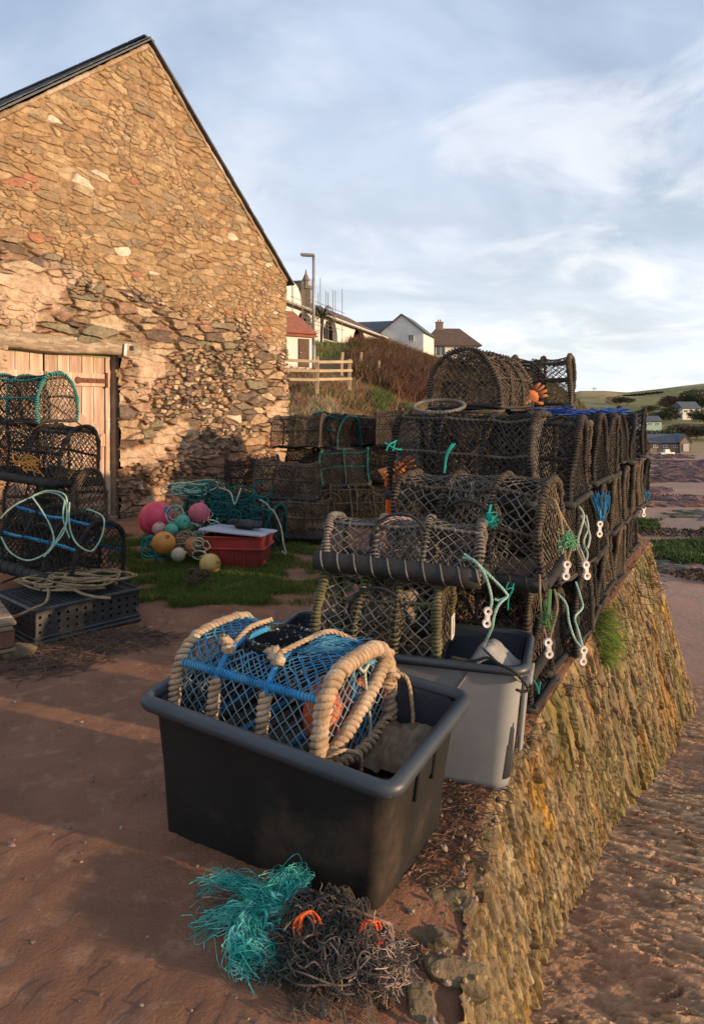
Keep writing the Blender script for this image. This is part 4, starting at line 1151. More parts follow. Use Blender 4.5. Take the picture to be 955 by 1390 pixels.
# bramble bank: dark red-brown twigs along the ridge
def bank(px, Y):
    y = hillys(px, Y)
    return 36 < Y < 95 and y < 545 and y > 455 and (px-470)*.55+455 < y+45 and patch(px, Y, .02, 8) > -.45
p3 = hill_pts(20000, (474, 800), (34, 95), bank)
blades('bramble_bank', p3, 1.25, .06, 1.1, M_blade, tone=ptones(p3, [(.08, .04, .03), (.12, .06, .042), (.17, .085, .05), (.09, .055, .035), (.19, .11, .06), (.08, .07, .03)], .2), label='dark reddish bramble bank running along the ridge to the right', cat='brambles', kind='stuff')
p4 = hill_pts(9000, (470, 660), (24, 55), lambda px, Y: patch(px, Y, .03, 14) > .25 and hillys(px, Y) > 480)
blades('green_scrub', p4, .5, .05, .6, M_blade, tone=tones(len(p4), [(.08, .12, .03), (.11, .14, .04), (.06, .09, .025)]), label='patches of green undergrowth on the slope', cat='undergrowth', kind='stuff')
p5 = hill_pts(9000, (380, 500), (45, 92), lambda px, Y: 448 < hillys(px, Y) < 482)
blades('lawn', p5, .3, .07, .5, M_blade, tone=tones(len(p5), [(.15, .17, .05), (.18, .19, .06)]), label='green lawn bank below the white bungalow', cat='lawn', kind='stuff')
p6 = hill_pts(9000, (700, 850), (50, 130), lambda px, Y: hillys(px, Y) < 640)
blades('headland_scrub', p6, 1.0, .07, .6, M_blade, tone=tones(len(p6), [(.2, .14, .06), (.16, .12, .05), (.12, .1, .04)]), label='brown scrub on the headland right of the upper creels', cat='scrub', kind='stuff')

def cloud_pts(c, r, n_, shell=.55):
    d = NR.normal(size=(n_, 3)); d /= np.linalg.norm(d, axis=1)[:, None]
    rad = (shell+(1-shell)*NR.random(n_)**.6)
    lump = np.array([1+.35*noise.noise(Vector(x)*2.3+Vector(c)) for x in d])
    return np.array(c)+d*(rad*lump)[:, None]*np.array(r)
def leafcloud(name, pts, size, m, tone, parent=None, **k):
    n_ = len(pts); a = NR.normal(size=(n_, 3)); b_ = NR.normal(size=(n_, 3))
    a /= np.linalg.norm(a, axis=1)[:, None]; b_ /= np.linalg.norm(b_, axis=1)[:, None]
    s_ = size*NR.uniform(.5, 1.3, (n_, 1))
    vv = np.stack([pts-a*s_, pts+b_*s_*.7, pts+a*s_], 1).reshape(-1, 3)
    return fastmesh(name, vv, np.arange(n_*3).reshape(-1, 3), m, parent=parent, tint=np.repeat(tone, 3, 0), **k)
M_bark = mat('bark', (.1, .075, .055), scale=5, bump=.6)
def tree(px, Y, base, h, wd, cols, name, label, cat='tree', group=None, nleaf=1500, ls=.05):
    p = V((px-CX)/F*Y, Y, base); t = empty(name, p, label, cat, group=group)
    mb = MB(); mb.tube(crom([V(0, 0, -.5), V(.03*h, 0, h*.25), V(0, .02*h, h*.6)], 5), [h*.035-(h*.0018*k) for k in range(11)], 7)
    for k in range(6):
        a = rnd(0, 6.3); mb.tube([V(0, 0, h*(.25+.04*k)), V(math.cos(a)*wd*.3, math.sin(a)*wd*.3, h*(.5+.05*k))], h*.012, 5)
    mb.build('trunk', M_bark, t)
    P = [cloud_pts((rnd(-.25, .25)*wd, rnd(-.25, .25)*wd, h*rnd(.35, .8)), (wd*.3, wd*.3, h*.2), nleaf//7) for k in range(7)]
    P = np.concatenate(P); leafcloud('crown', P, h*ls, M_blade, tones(len(P), cols, .3), t)
dk = [(.035, .045, .02), (.05, .06, .025), (.065, .065, .03), (.055, .045, .03)]
# ------------------------------------------------------------------ far houses
M_wwall = mat('white_render', (.72, .68, .6), (.6, .56, .5), rough=.9, scale=.6, bump=.1)
M_brroof = mat('brown_tiles', (.14, .085, .06), (.09, .06, .045), rough=.9, scale=2, bump=.5, bscale=6, bdist=.05)
M_rdroof = mat('red_tiles', (.36, .12, .07), (.24, .09, .055), rough=.9, scale=3, bump=.6, bscale=8, bdist=.05)
M_grroof = mat('grey_slates', (.1, .11, .12), (.07, .075, .085), rough=.6, scale=2)
M_brick = mat('stone_house', (.34, .25, .16), (.25, .18, .12), rough=.9, scale=1.5, bump=.6, bscale=5, bdist=.05)
M_glass = mat('window_glass', (.05, .07, .09), rough=.1, spec=.8, bump=0)
M_wf = mat('white_frame', (.75, .72, .66), rough=.6, bump=0)
M_chim = mat('chimney_stone', (.22, .16, .11), (.15, .11, .08), rough=.9, scale=2, bump=.5, bscale=6, bdist=.04)
class House:
    """local frame: x = along front, y = back, z up; origin = front left base corner"""
    def __init__(s, name, loc, yaw, label):
        s.t = empty(name, loc, label, 'house', (0, 0, yaw))
    def body(s, x0, y0, lx, ly, h, m, name='wall', gable=None, rise=0):
        mb = MB(); mb.box((x0+lx/2, y0+ly/2, h/2-1), (lx, ly, h+2))
        if gable == 'x': mb._add([V(x0, y0, h), V(x0, y0+ly, h), V(x0, y0+ly/2, h+rise)]+[V(x0+lx, y0, h), V(x0+lx, y0+ly, h), V(x0+lx, y0+ly/2, h+rise)], [(0, 1, 2), (3, 5, 4)])
        if gable == 'y': mb._add([V(x0, y0, h), V(x0+lx, y0, h), V(x0+lx/2, y0, h+rise)]+[V(x0, y0+ly, h), V(x0+lx, y0+ly, h), V(x0+lx/2, y0+ly, h+rise)], [(0, 1, 2), (3, 5, 4)])
        return mb.build(name, m, s.t)
    def roof(s, x0, y0, lx, ly, h, rise, m, kind='x', ov=.4, hip=0, th=.14):
        mb = MB(); x1, y1 = x0+lx, y0+ly
        for k in (0, 1):
            d = th*k
            if kind == 'x':
                r0, r1 = V(x0-ov+hip, (y0+y1)/2, h+rise+d), V(x1+ov-hip, (y0+y1)/2, h+rise+d)
                c = [V(x0-ov, y0-ov, h-ov*rise/(ly/2)+d), V(x1+ov, y0-ov, h-ov*rise/(ly/2)+d), V(x1+ov, y1+ov, h-ov*rise/(ly/2)+d), V(x0-ov, y1+ov, h-ov*rise/(ly/2)+d)]
                mb._add(c+[r0, r1], [(0, 1, 5, 4), (2, 3, 4, 5), (1, 2, 5), (3, 0, 4)] if (k or hip) else [(0, 1, 5, 4), (2, 3, 4, 5)])
            else:
                r0, r1 = V((x0+x1)/2, y0-ov, h+rise+d), V((x0+x1)/2, y1+ov, h+rise+d); e = h-ov*rise/(lx/2)+d
                mb._add([V(x0-ov, y0-ov, e), V(x0-ov, y1+ov, e), V(x1+ov, y1+ov, e), V(x1+ov, y0-ov, e), r0, r1], [(0, 1, 5, 4), (2, 3, 4, 5)])
        o = mb.build('roof', m, s.t); so = o.modifiers.new('s', 'SOLIDIFY'); so.thickness = .06; return o
    def win(s, x, z, w_, h_, y=0, nx=2, face='front'):
        mb = MB(); 
        def bx(m, cx, cz, sx, sz, dep, th):
            if face == 'front': m.box((cx, y-dep, cz), (sx, th, sz))
            else: m.box((y+dep, cx, cz), (th, sx, sz))
        bx(mb, x-w_/2, z, .1, h_, .04, .1); bx(mb, x+w_/2, z, .1, h_, .04, .1); bx(mb, x, z-h_/2, w_+.2, .12, .05, .14); bx(mb, x, z+h_/2, w_+.1, .1, .04, .1)
        for k in range(1, nx): bx(mb, x-w_/2+w_*k/nx, z, .07, h_, .035, .08)
        f = mb.build('window', M_wf, s.t); m2 = MB(); bx(m2, x, z, w_, h_, .01, .03); m2.build('pane', M_glass, f)
    def chim(s, x, y, z0, z1, w_=.9, pots=2):
        mb = MB(); mb.box((x, y, (z0+z1)/2), (w_, w_*.7, z1-z0)); mb.box((x, y, z1), (w_*1.15, w_*.85, .15)); o = mb.build('chimney', M_chim, s.t)
        for k in range(pots): m = MB(); m.tube([V(x+(k-(pots-1)/2)*.4, y, z1), V(x+(k-(pots-1)/2)*.4, y, z1+.5)], .12, 8); m.build('chimney_pot', M_rdroof, o)
# 1. white arcaded bungalow, running away to the right
pA = W(380, 452, 62); pB = W(520, 453, 98)
pA = V((380-CX)/F*62, 62, EZ+(HY-459)*62/F); pB = V((519-CX)/F*96, 96, EZ+(HY-461)*96/F)
L_ = (pB-pA).to_2d().length; yw = math.atan2(pB.y-pA.y, pB.x-pA.x)
zb = pA.z
H1 = House('bungalow', (pA.x, pA.y, zb), yw, 'long white bungalow with arched verandas on the hill, half behind scaffolding')
hh1 = 3.4
# facade with arched openings, built as piers and arch heads
mb = MB(); archs = [(L_*.10, 4.2), (L_*.31, 4.6), (L_*.60, 5.2)]
x = 0
for ax, aw in archs:
    mb.box(((x+ax)/2, .1, hh1/2-1.5), (ax-x, .5, hh1+3)); nseg = 10
    for k in range(nseg):
        a0 = math.pi*(1-k/nseg); a1 = math.pi*(1-(k+1)/nseg); r = aw/2; cx = ax+r; zc = 1.5
        p0 = (cx+math.cos(a0)*r, zc+math.sin(a0)*r*.75); p1 = (cx+math.cos(a1)*r, zc+math.sin(a1)*r*.75)
        for y in (-.15, .35): mb._add([V(p0[0], y, p0[1]), V(p1[0], y, p1[1]), V(p1[0], y, hh1), V(p0[0], y, hh1)], [(0, 1, 2, 3)])
        mb._add([V(p0[0], -.15, p0[1]), V(p1[0], -.15, p1[1]), V(p1[0], .35, p1[1]), V(p0[0], .35, p0[1])], [(0, 1, 2, 3)])
    x = ax+aw
mb.box(((x+L_)/2, .1, hh1/2-1.5), (L_-x, .5, hh1+3)); mb.build('arcade', M_wwall, H1.t)
H1.body(0, 2.2, L_, 7, hh1, M_wwall)
H1.roof(0, -.2, L_, 9.6, hh1, 2.6, M_brroof, hip=1.5, ov=.5)
H1.chim(L_*.47, 4.6, hh1+1, hh1+4.6, 1.5, 0); 
for ax, aw in archs:
    m = MB()
    for k in range(12): m.box((ax+aw*(k+.5)/12, -.05, .5), (.06, .05, .9))
    m.box((ax+aw/2, -.05, .95), (aw, .08, .08)); m.build('balustrade', M_wf, H1.t)
    H1.win(ax+aw/2, 1.4, 1.8, 1.6, y=2.18)
m = MB(); m.box((L_/2, -.6, hh1-.1), (L_+1, .12, .22)); m.build('fascia', M_wf, H1.t)
# curved gable on its near end
m = MB(); r = 2.6
for k in range(14):
    a0, a1 = math.pi*k/14, math.pi*(k+1)/14
    m._add([V(2.2+math.cos(a0)*r, -.2, hh1), V(2.2+math.cos(a0)*r, -.2, hh1+math.sin(a0)*r*.8), V(2.2+math.cos(a1)*r, -.2, hh1+math.sin(a1)*r*.8), V(2.2+math.cos(a1)*r, -.2, hh1)], [(0, 1, 2, 3)])
o = m.build('curved_gable', M_wwall, H1.t); o.modifiers.new('s', 'SOLIDIFY').thickness = .4
# stone turret with finial
m = MB(); tp = W(415, 408, 72)
tur = empty('turret', (tp.x, tp.y, tp.z-3), 'small stone bell turret with a pointed cap rising behind the scaffolding', 'turret')
m.box((0, 0, 2.2), (1.0, .9, 4.4)); m.build('shaft', M_chim, tur); m = MB()
for z, r in ((4.3, .95), ): m.loft([[V(math.cos(a)*q, math.sin(a)*q, zz) for a in np.linspace(0, 2*math.pi, 9)[:-1]] for q, zz in ((.7, 4.2), (.65, 4.5), (.3, 4.6), (.3, 5.0), (.42, 5.1), (.1, 5.8), (.04, 6.2))]); m.build('pointed_cap', M_chim, tur)
# scaffolding
m = MB(); sa = pA+V(0, 0, 0); ux = V(math.cos(yw), math.sin(yw), 0); uy = V(-ux.y, ux.x, 0)
for k in range(6):
    for q in (-1.2, -2.2): a = sa+ux*(k*2.2)+uy*q; m.tube([a-UP*2, a+UP*(hh1+1.6+.5*(k % 3))], .035, 5)
for z in (1.8, 3.6):
    for q in (-1.2, -2.2): m.tube([sa+ux*-.5+uy*q+UP*z, sa+ux*11.8+uy*q+UP*z], .03, 5)
m.build('scaffolding', mat('galvanised', (.2, .17, .15), (.14, .12, .11), rough=.6, metal=.3), label='scaffold poles and rails round the near end of the white bungalow', cat='scaffolding')
# 2. white gabled house
p = W(520, 462, 112); H2 = House('gabled_house', (p.x, p.y, hillz(p.x, p.y)-.5), -.30, 'small white gabled house with a grey slate roof beyond the bungalow')
hz2 = EZ+(HY-452)*112/F-(hillz(p.x, p.y)-.5)
H2.body(-.5, 0, 7, 9, hz2, M_wwall, gable='y', rise=2.8); H2.roof(-.5, 0, 7, 9, hz2, 2.8, M_grroof, kind='y', ov=.3)
# roof seen to its left
H2.body(-5.5, 2, 5, 6, hz2, M_wwall, name='side_wing', gable='x', rise=2.2); H2.roof(-5.5, 2, 8, 6, hz2, 2.4, M_grroof, ov=.3)
H2.win(4.5, hz2-.9, .9, 1.0, y=-.02)
# 3. brown roofed house
p = W(578, 500, 120); zb = EZ+(HY-493)*120/F; H3 = House('hipped_house', (p.x-1.5, p.y, zb-1.5), .05, 'pale house with a brown hipped tile roof and twin chimney behind the bramble ridge')
hz3 = EZ+(HY-466)*120/F-(zb-1.5)
H3.body(1.5, 0, 9, 8, hz3, M_wwall); H3.roof(1.5, 0, 9, 8, hz3, 2.9, M_brroof, hip=3.0, ov=.6)
for wx in (4.0, 7.6): H3.win(wx, hz3-1.25, 1.6, 1.7, nx=2, y=-.05)
H3.chim(4.5, 4, hz3+1.5, hz3+4.1, 1.2, 2)
m = MB()
# 4. white shed with red roof, nearest
pa = W(386, 490, 30); H4 = House('white_shed', (pa.x-2.6, pa.y, EZ+(HY-494)*30/F), .62, 'white rendered outbuilding with a red tiled roof beside the barn corner')
H4.body(0, 0, 4.45, 4, 1.55, M_wwall); H4.roof(0, 0, 4.45, 4, 1.55, 1.15, M_rdroof, ov=.2)
m = MB(); m.box((4.0, -.03, .65), (.55, .06, 1.3)); o = m.build('door', mat('brown_door', (.14, .08, .05), bump=.2), H4.t); m = MB(); m.ball((3.8, -.08, .65), .04, 8, 6); m.build('handle', M_wf, o)
m = MB(); m.box((3.0, -.03, .7), (.5, .05, 1.2)); m.build('shutter', M_wf, H4.t)
# 5-7 across the bay
def far_house(px, py, Y, lx, ly, h, rise, wm, rm, name, label, kind='x', yaw=0., wins=2):
    p = W(px, py, Y); Hh = House(name, p, yaw, label); Hh.body(0, 0, lx, ly, h, wm, gable=kind, rise=rise); Hh.roof(0, 0, lx, ly, h, rise, rm, kind=kind, ov=.3)
    for k in range(wins): Hh.win(lx*(k+.5)/wins, h*.55, lx*.13, h*.3, y=-.02)
    return Hh
M_yel = mat('yellow_render', (.5, .38, .2), rough=.9)
Hb = far_house(882, 612, 112, 4.6, 5, 1.35, 1.15, M_brick, M_grroof, 'boathouse', 'stone boathouse with a grey slate roof on the shore across the bay', yaw=-.1, wins=3)
Hb.body(4.3, -.9, 1.7, 5, 1.45, M_brick, name='gable_end', gable='y', rise=1.1); Hb.roof(4.3, -.9, 1.7, 5, 1.45, 1.1, M_grroof, kind='y', ov=.1)
m = MB(); m.box((5.15, -.95, .6), (.85, .06, 1.2)); m.build('door', M_wf, Hb.t)
far_house(867, 608, 118, 2.1, 4, 1.3, .7, M_yel, M_grroof, 'cottage', 'yellow cottage left of the stone boathouse across the bay', wins=1)
far_house(868, 580, 180, 5.6, 5, 1.6, 1.2, mat('pale_green_render', (.45, .6, .5), rough=.9), M_grroof, 'villa', 'pale green villa with a grey roof above the boathouse', wins=3)
far_house(926, 563, 250, 7.2, 6, 2.4, 2.2, M_wwall, M_grroof, 'white_villa', 'white villa among the dark trees across the bay', wins=3, yaw=.2)
# trees across the bay
fg = 'trees on the hillside across the bay'
spots = [(905, 553, 300, 7, 9), (925, 556, 310, 9, 12), (945, 552, 300, 10, 13), (965, 550, 290, 9, 13), (985, 552, 290, 9, 12), (910, 570, 240, 6, 8), (895, 572, 235, 5, 7), (955, 575, 225, 6, 9), (975, 578, 220, 6, 9),
         (870, 590, 165, 2.8, 6), (900, 592, 165, 3.0, 7), (925, 590, 170, 4, 9), (945, 594, 165, 4.2, 8), (965, 596, 160, 4.2, 8), (880, 563, 280, 4, 8), (850, 552, 330, 5, 9), (835, 550, 340, 4.5, 8)]
adj = ['broad', 'tall', 'round', 'ragged', 'dense']
R.seed(4)
for i, (px, py, Y, h, wd) in enumerate(spots):
    X = (px-CX)/F*Y
    tree(px, Y, farz(X, Y)-.5, h, wd*1.1, dk if i % 4 else [(.12, .06, .045), (.09, .055, .04)], 'far_tree',
         ('highest' if py < 557 else 'lower' if py > 585 else 'middle')+' band, '+adj[i % 5]+' dark tree, '+['first', 'second', 'third', 'fourth', 'fifth', 'sixth', 'seventh', 'eighth', 'ninth', 'tenth', 'eleventh', 'twelfth', 'thirteenth', 'fourteenth', 'fifteenth', 'sixteenth', 'seventeenth'][sum(1 for q in spots if q[0] < px)]+' from the left across the bay', group=fg, nleaf=2200, ls=.065)
m = MB()   # hedge line climbing the far field
mb = []
for k in range(900):
    t = rnd(0, 1); px = 795+t*105; Y = 400; y = 543-t*11+rnd(-.8, .8); q = W(px, y, Y); mb.append(tuple(q))
leafcloud('far_hedge', np.array(mb), .9, M_blade, tones(len(mb), dk), label='dark hedge line running up the field across the bay', cat='hedge', kind='stuff')
tree(805, 425, W(805, 531, 425).z, 2.6, 4.5, dk, 'far_tree', 'single small tree on the skyline of the far field', nleaf=400)
# small boat and water
p = W(905, 617, 95); bt = empty('boat', p, 'small white moored boat below the boathouse', 'boat', (0, 0, .3))
m = MB(); m.loft([[V(x*1.3*a, y*.45*b_, z) for x, y in ((1, 0), (.5, .8), (-.3, 1), (-1, .8), (-1, -.8), (-.3, -1), (.5, -.8))] for a, b_, z in ((.7, .6, -.3), (.95, .95, .1), (1, 1, .3))]); m.build('hull', M_wf, bt)
m = MB(); m.box((-.1, 0, .5), (.9, .55, .45), None, .7); m.build('cabin', M_wf, bt)
m = MB(); m.grid(lambda u, v: (lambda p: V(p.x, p.y, p.z+.02))(W(890+130*u, 628-10*v, 62+60*v)), 8, 8)
o = m.build('estuary_water', mat('water', (.2, .24, .28), rough=.15, spec=.8, bump=.1, bscale=3, bdist=.1), kind='structure')

# ------------------------------------------------------------------ post and rail fence
fpos = [W(383, 522, 23.0), W(430, 523, 23.6), W(474, 519, 25.5)]
fn = empty('rail_fence', fpos[0]-UP*.4, 'weathered three rail timber fence on the slope right of the barn', 'fence')
M_rail = mat('pale_timber', (.42, .32, .2), (.3, .22, .14), scale=2, bump=.4, stretch=(1, 1, 4))
def inl(m): m.v = [tuple(Vector(q)-fn.location) for q in m.v]; return m
for k, (q, hgt) in enumerate(zip(fpos, (.95, .98, .85))):
    m = MB(); m.rbox(q+UP*(hgt/2-.15), (.13, .13, hgt+.3), None, .015); inl(m).build('post', M_rail, fn)
for zr in (.18, .48, .8):
    for a, b in ((fpos[0], fpos[1]), (fpos[1], fpos[2]-V(0, 0, .05))):
        a_ = a+UP*(zr+rnd(-.02, .02))+V(-.2 if a is fpos[0] else 0, -.08, 0); b_ = b+UP*(zr-.0)+V(.1, -.08, 0); ax = (b_-a_).normalized()
        m = MB(); m.rbox((a_+b_)/2, ((b_-a_).length, .045, .10), Matrix((ax, ax.cross(UP)*-1, ax.cross(ax.cross(UP)*-1))).transposed(), .01); inl(m).build('rail', M_rail, fn)
# field fence posts further up the slope
for i, (px, py, Y, hh_) in enumerate([(463, 493, 36, 1.1), (513, 497, 42, 1.1), (489, 492, 42, 1.0)]):
    q = hillP(px, Y); m = MB(); m.tube([q-UP*.3, q+UP*.6, q+UP*1.2+V(.05, 0, 0)], .09, 7, wob=.1)
    m.build('fence_post', M_rail, label=['short grey fence post standing just right of the lamp post', 'leaning fence post among brambles left of the green scrub', 'middle fence post between two others on the slope'][i] if i != 1 else 'right hand weathered post among the brambles below the white gabled house', cat='post', group='old posts on the slope')
# ------------------------------------------------------------------ street lamp
q = W(425.5, 500, 36); lp = empty('street_lamp', q-UP*.3, 'tall grey street lamp with a flat head on the slope beside the barn', 'street lamp')
M_pole = mat('lamp_steel', (.33, .32, .31), (.26, .25, .24), rough=.5, metal=.3, bump=.1)
hL = (500-347)/F*36+.3
m = MB(); m.tube([V(0, 0, 0), V(0, 0, 1.5)], .11, 12); m.tube([V(0, 0, 1.5), V(0, 0, hL)], .075, 12); m.build('pole', M_pole, lp, smooth=True)
m = MB(); m.tube([V(.02, 0, hL-.02), V(-.3, -.05, hL+.06)], .05, 8); m.build('arm', M_pole, lp, smooth=True)
m = MB(); m.rbox((-.3, -.03, hL+.05), (.75, .26, .12), eul(0, .06, 0), .03); o = m.build('lamp_head', M_pole, lp); m = MB(); m.rbox((-.36, -.03, hL-.02), (.5, .2, .04), eul(0, .06, 0), .01); m.build('lamp_glass', mat('lamp_glass', (.3, .28, .24), rough=.3), o)
# palm like shrub in front of the bungalow
q = W(436, 448, 58); t = empty('cabbage_palm', q-UP*1.0, 'small dark palm beside the bungalow arches', 'palm')
m = MB(); m.tube([V(0, 0, 0), V(.1, 0, 2)], .12, 6); m.build('trunk', M_bark, t); m = MB()
for k in range(46):
    a = rnd(0, 6.3); e_ = rnd(-.3, 1.1); r = rnd(.8, 1.2); c = V(.1, 0, 2); m.tube(crom([c, c+V(math.cos(a)*r*.5, math.sin(a)*r*.5, e_*.8+.2), c+V(math.cos(a)*r, math.sin(a)*r, e_*.6-.3)], 3), [.05, .045, .04, .035, .03, .02, .01], 3)
m.build('crown', mat('palm_leaf', (.06, .06, .03)), t)
# ------------------------------------------------------------------ piles of creels further off
R.seed(21)
PB = [make_pot(seed=30+s, name='lobster_pot', L=(.66, .7, .62, .66)[s], Wd=.46, H=(.47, .46, .48, .45)[s], cell=.027, nr=.003, mnet=(M_net, M_netb, M_net, M_net)[s],
      mwrap=(M_wrapd, M_wrapb, M_tealdk, M_wrapd)[s], hose=(.0, .0, .025, .0)[s], e=(2.2, 2.5, 3, 2.2)[s], hoops=3, wr=.007) for s in range(4)]
GC = 'creels piled against the slope behind the quay'
col_words = ['left', 'centre left', 'centre right', 'right']
for r_ in range(3):
    for k in range(4):
        if r_ == 2 and k == 3: continue
        px = 410+k*44+(6 if r_ % 2 else -2); Y = 9.9+.15*k+rnd(-.1, .1)
        p = V((px-CX)/F*Y, Y, .0+r_*.465)
        pr = PB[(r_*2+k+1) % 4]
        pot_at(pr, p, (rnd(-.2, .2), rnd(-.2, .2), rnd(-.9, .6)), '%s creel in the %s column of the far pile, right of the barn corner' % (['bottom', 'second', 'topmost'][r_], col_words[k]), GC)
for k, (px, z, Y) in enumerate([(500, .86, 10.6), (545, 1.0, 9.9), (572, .55, 9.6)]):
    pot_at(PB[k], V((px-CX)/F*Y, Y, z), (rnd(-.15, .15), rnd(-.1, .1), rnd(-.6, .4)), ['tilted creel at the back of the far pile near its right end', 'creel at the right end of the far pile, behind the big black creel', 'half hidden creel between the far pile and the near stack'][k], GC)
for k, (px, z, Y, la) in enumerate([(448, .0, 9.2, 'front dark creel on the ground before the far pile, left one'), (500, .0, 9.3, 'front dark creel on the ground before the far pile, right one'), (470, .45, 9.45, 'dark creel laid across the two front ones of the far pile')]):
    pot_at(PB[(k*3) % 4], V((px-CX)/F*Y, Y, z), (rnd(-.1, .1), rnd(-.1, .1), rnd(-.5, .4)), la, GC)
# two brown creels by the barn and their neighbour
PC = make_pot(seed=40, L=.68, Wd=.44, H=.40, cell=.026, nr=.0026, mnet=M_netb, mend=M_netb, mwrap=M_wrapb, hose=.028, e=2.8)
pot_at(PC, W(405, 729, 7.7)+V(0, .15, 0), (0, 0, YAWN+.35), 'lower brown creel beside the red fish box, under another', 'pair of brown creels by the barn')
pot_at(PC, W(387, 729, 7.9)+V(0, .15, .44), (.03, .03, YAWN+.42), 'upper brown creel beside the red fish box, on top of another', 'pair of brown creels by the barn')
pot_at(PB[0], W(345, 715, 8.6)+V(0, .2, .35), (.1, -.1, YAWN+.6), 'dark creel between the barn wall and the brown pair', 'creels heaped by the barn wall')
pot_at(PB[3], W(350, 715, 8.6)+V(0, .1, -.05), (.0, 0, YAWN+.5), 'lowest dark creel by the barn wall, behind the teal roped one', 'creels heaped by the barn wall')
# teal roped creel behind the floats
PT = make_pot(seed=41, L=.92, Wd=.6, H=.50, cell=.028, nr=.0035, mnet=M_net, mwrap=M_tealdk, hose=0, e=2.1, hoops=4, wr=.010, hr=.010)
pot_at(PT, W(312, 735, 7.3)+V(0, .15, .0), (.0, .22, YAWN+.15), 'big slumped creel with dark teal rope bindings leaning by the barn wall', 'creels heaped by the barn wall')
mb = MB()
for k in range(130):
    a = V(rnd(-.44, .44), rnd(-.3, .1), rnd(.3, .5)); mb.tube(crom([a, a+V(rnd(-.15, .15), -.05, rnd(-.08, .06)), a+V(rnd(-.25, .25), -.08, rnd(-.25, -.05))], 4), .0035, 4)
mb.build('tangled_twine', M_tealdk, PT)
# left-hand cluster
PL = make_pot(seed=42, L=.66, Wd=.44, H=.40, cell=.026, nr=.0026, mnet=M_net, mend=M_netb, mwrap=cloth('faded_teal', (.06, .3, .27), (.04, .16, .14)), hose=0, e=2.8, wr=.009, hr=.009, hoops=3)
PK = make_pot(seed=43, L=.92, Wd=.56, H=.47, cell=.026, nr=.0032, mnet=M_net, mend=M_netb, mwrap=M_wrapd, hose=.035, e=2.6, hoops=4, inner=True)
PQ = make_pot(seed=44, L=.80, Wd=.52, H=.48, cell=.03, nr=.0028, mnet=M_net, mwrap=M_wrapd, mrail=M_bluerope, hose=.045, e=2.8, hoops=4, wr=.009)
GL_ = 'creels heaped at the left by the barn door'
pot_at(PK, corner(72, 5.35, .92, .92, .56, YAWN+.25)+V(-.03, .1, 0), (-.08, .1, YAWN+.25), 'bulky black creel in the left heap with yellow and orange twine on its side', GL_)
pot_at(PB[2], corner(62, 5.5, .14, .66, .46, YAWN+.1)+V(0, .25, 0), (0, 0, YAWN+.1), 'lowest dark creel in the left heap, behind the blue roped one', GL_)
pot_at(PB[1], corner(70, 5.3, .54, .66, .46, YAWN+.1)+V(0, .25, 0), (0, 0, YAWN+.1), 'flattened dark creel under the bulky black one in the left heap', GL_)
pot_at(PL, corner(42, 5.5, 1.38, .66, .44, YAWN+.1)+V(0, .1, 0), (.05, 0, YAWN+.1), 'creel edged in bright teal rope on the very top of the left heap', GL_)
pot_at(PQ, corner(100, 4.92, .24, .80, .52, YAWN+.05)+V(-.04, .0, 0), (-.15, .12, YAWN+.05), 'creel bound in blue rope lying low in the left heap, draped with pale line', GL_)
mb = MB()
for k in range(22):
    a = V(rnd(.1, .3), -.27, rnd(.08, .2)); mb.tube(crom([a, a+V(rnd(-.05, .05), -.03, rnd(-.02, .04)), a+V(rnd(-.09, .09), -.03, rnd(-.05, .02)), a+V(rnd(-.12, .12), -.02, rnd(-.08, .0))], 4), .005, 5)
mb.build('orange_twine', mat('orange_twine', (.5, .2, .04), (.3, .18, .05), scale=20), PK)
# pale line draped over the blue creel
def rope_obj(pts, r, m, label, name='rope', cat='rope', laid=True, n=8, closed=False, group=None, parts=None):
    mb = MB()
    for q in (pts if isinstance(pts[0], (list, tuple)) and not isinstance(pts[0], Vector) and isinstance(pts[0][0], Vector) else [pts]):
        p = crom(q, n)
        if laid: rope(mb, p, r, 5)
        else: mb.tube(p, r, 6)
    return mb.build(name, m, smooth=True, label=label, cat=cat, group=group)
L1 = [W(x, y, Yd) for x, y, Yd in ((2, 705, 4.7), (18, 688, 4.7), (42, 674, 4.72), (62, 670, 4.75), (84, 676, 4.72), (90, 700, 4.68), (84, 722, 4.62), (74, 738, 4.6), (62, 753, 4.58), (40, 762, 4.55), (16, 748, 4.55), (2, 728, 4.6))]
L2 = [W(x, y, Yd) for x, y, Yd in ((42, 676, 4.7), (58, 694, 4.66), (70, 715, 4.62), (74, 735, 4.6), (60, 756, 4.56))]
L3 = [W(x, y, Yd) for x, y, Yd in ((92, 684, 4.68), (95, 712, 4.66), (104, 738, 4.64), (120, 750, 4.66), (134, 742, 4.7), (141, 722, 4.74), (138, 704, 4.78), (128, 694, 4.8), (118, 690, 4.8))]
L4 = [W(x, y, Yd) for x, y, Yd in ((88, 680, 4.7), (88, 705, 4.66), (96, 728, 4.64))]
mb = MB()
for q in (L1, L2, L3, L4, [q+V(.015, -.01, .01) for q in L1[2:9]]): rope(mb, crom([p+V(rnd(-1, 1), 0, rnd(-1, 1))*.012 for p in q], 8), .0055, 5)
mb.build('rope', M_paleg, smooth=True, label='pale green line looped loosely over the blue roped creel at the left', cat='rope')

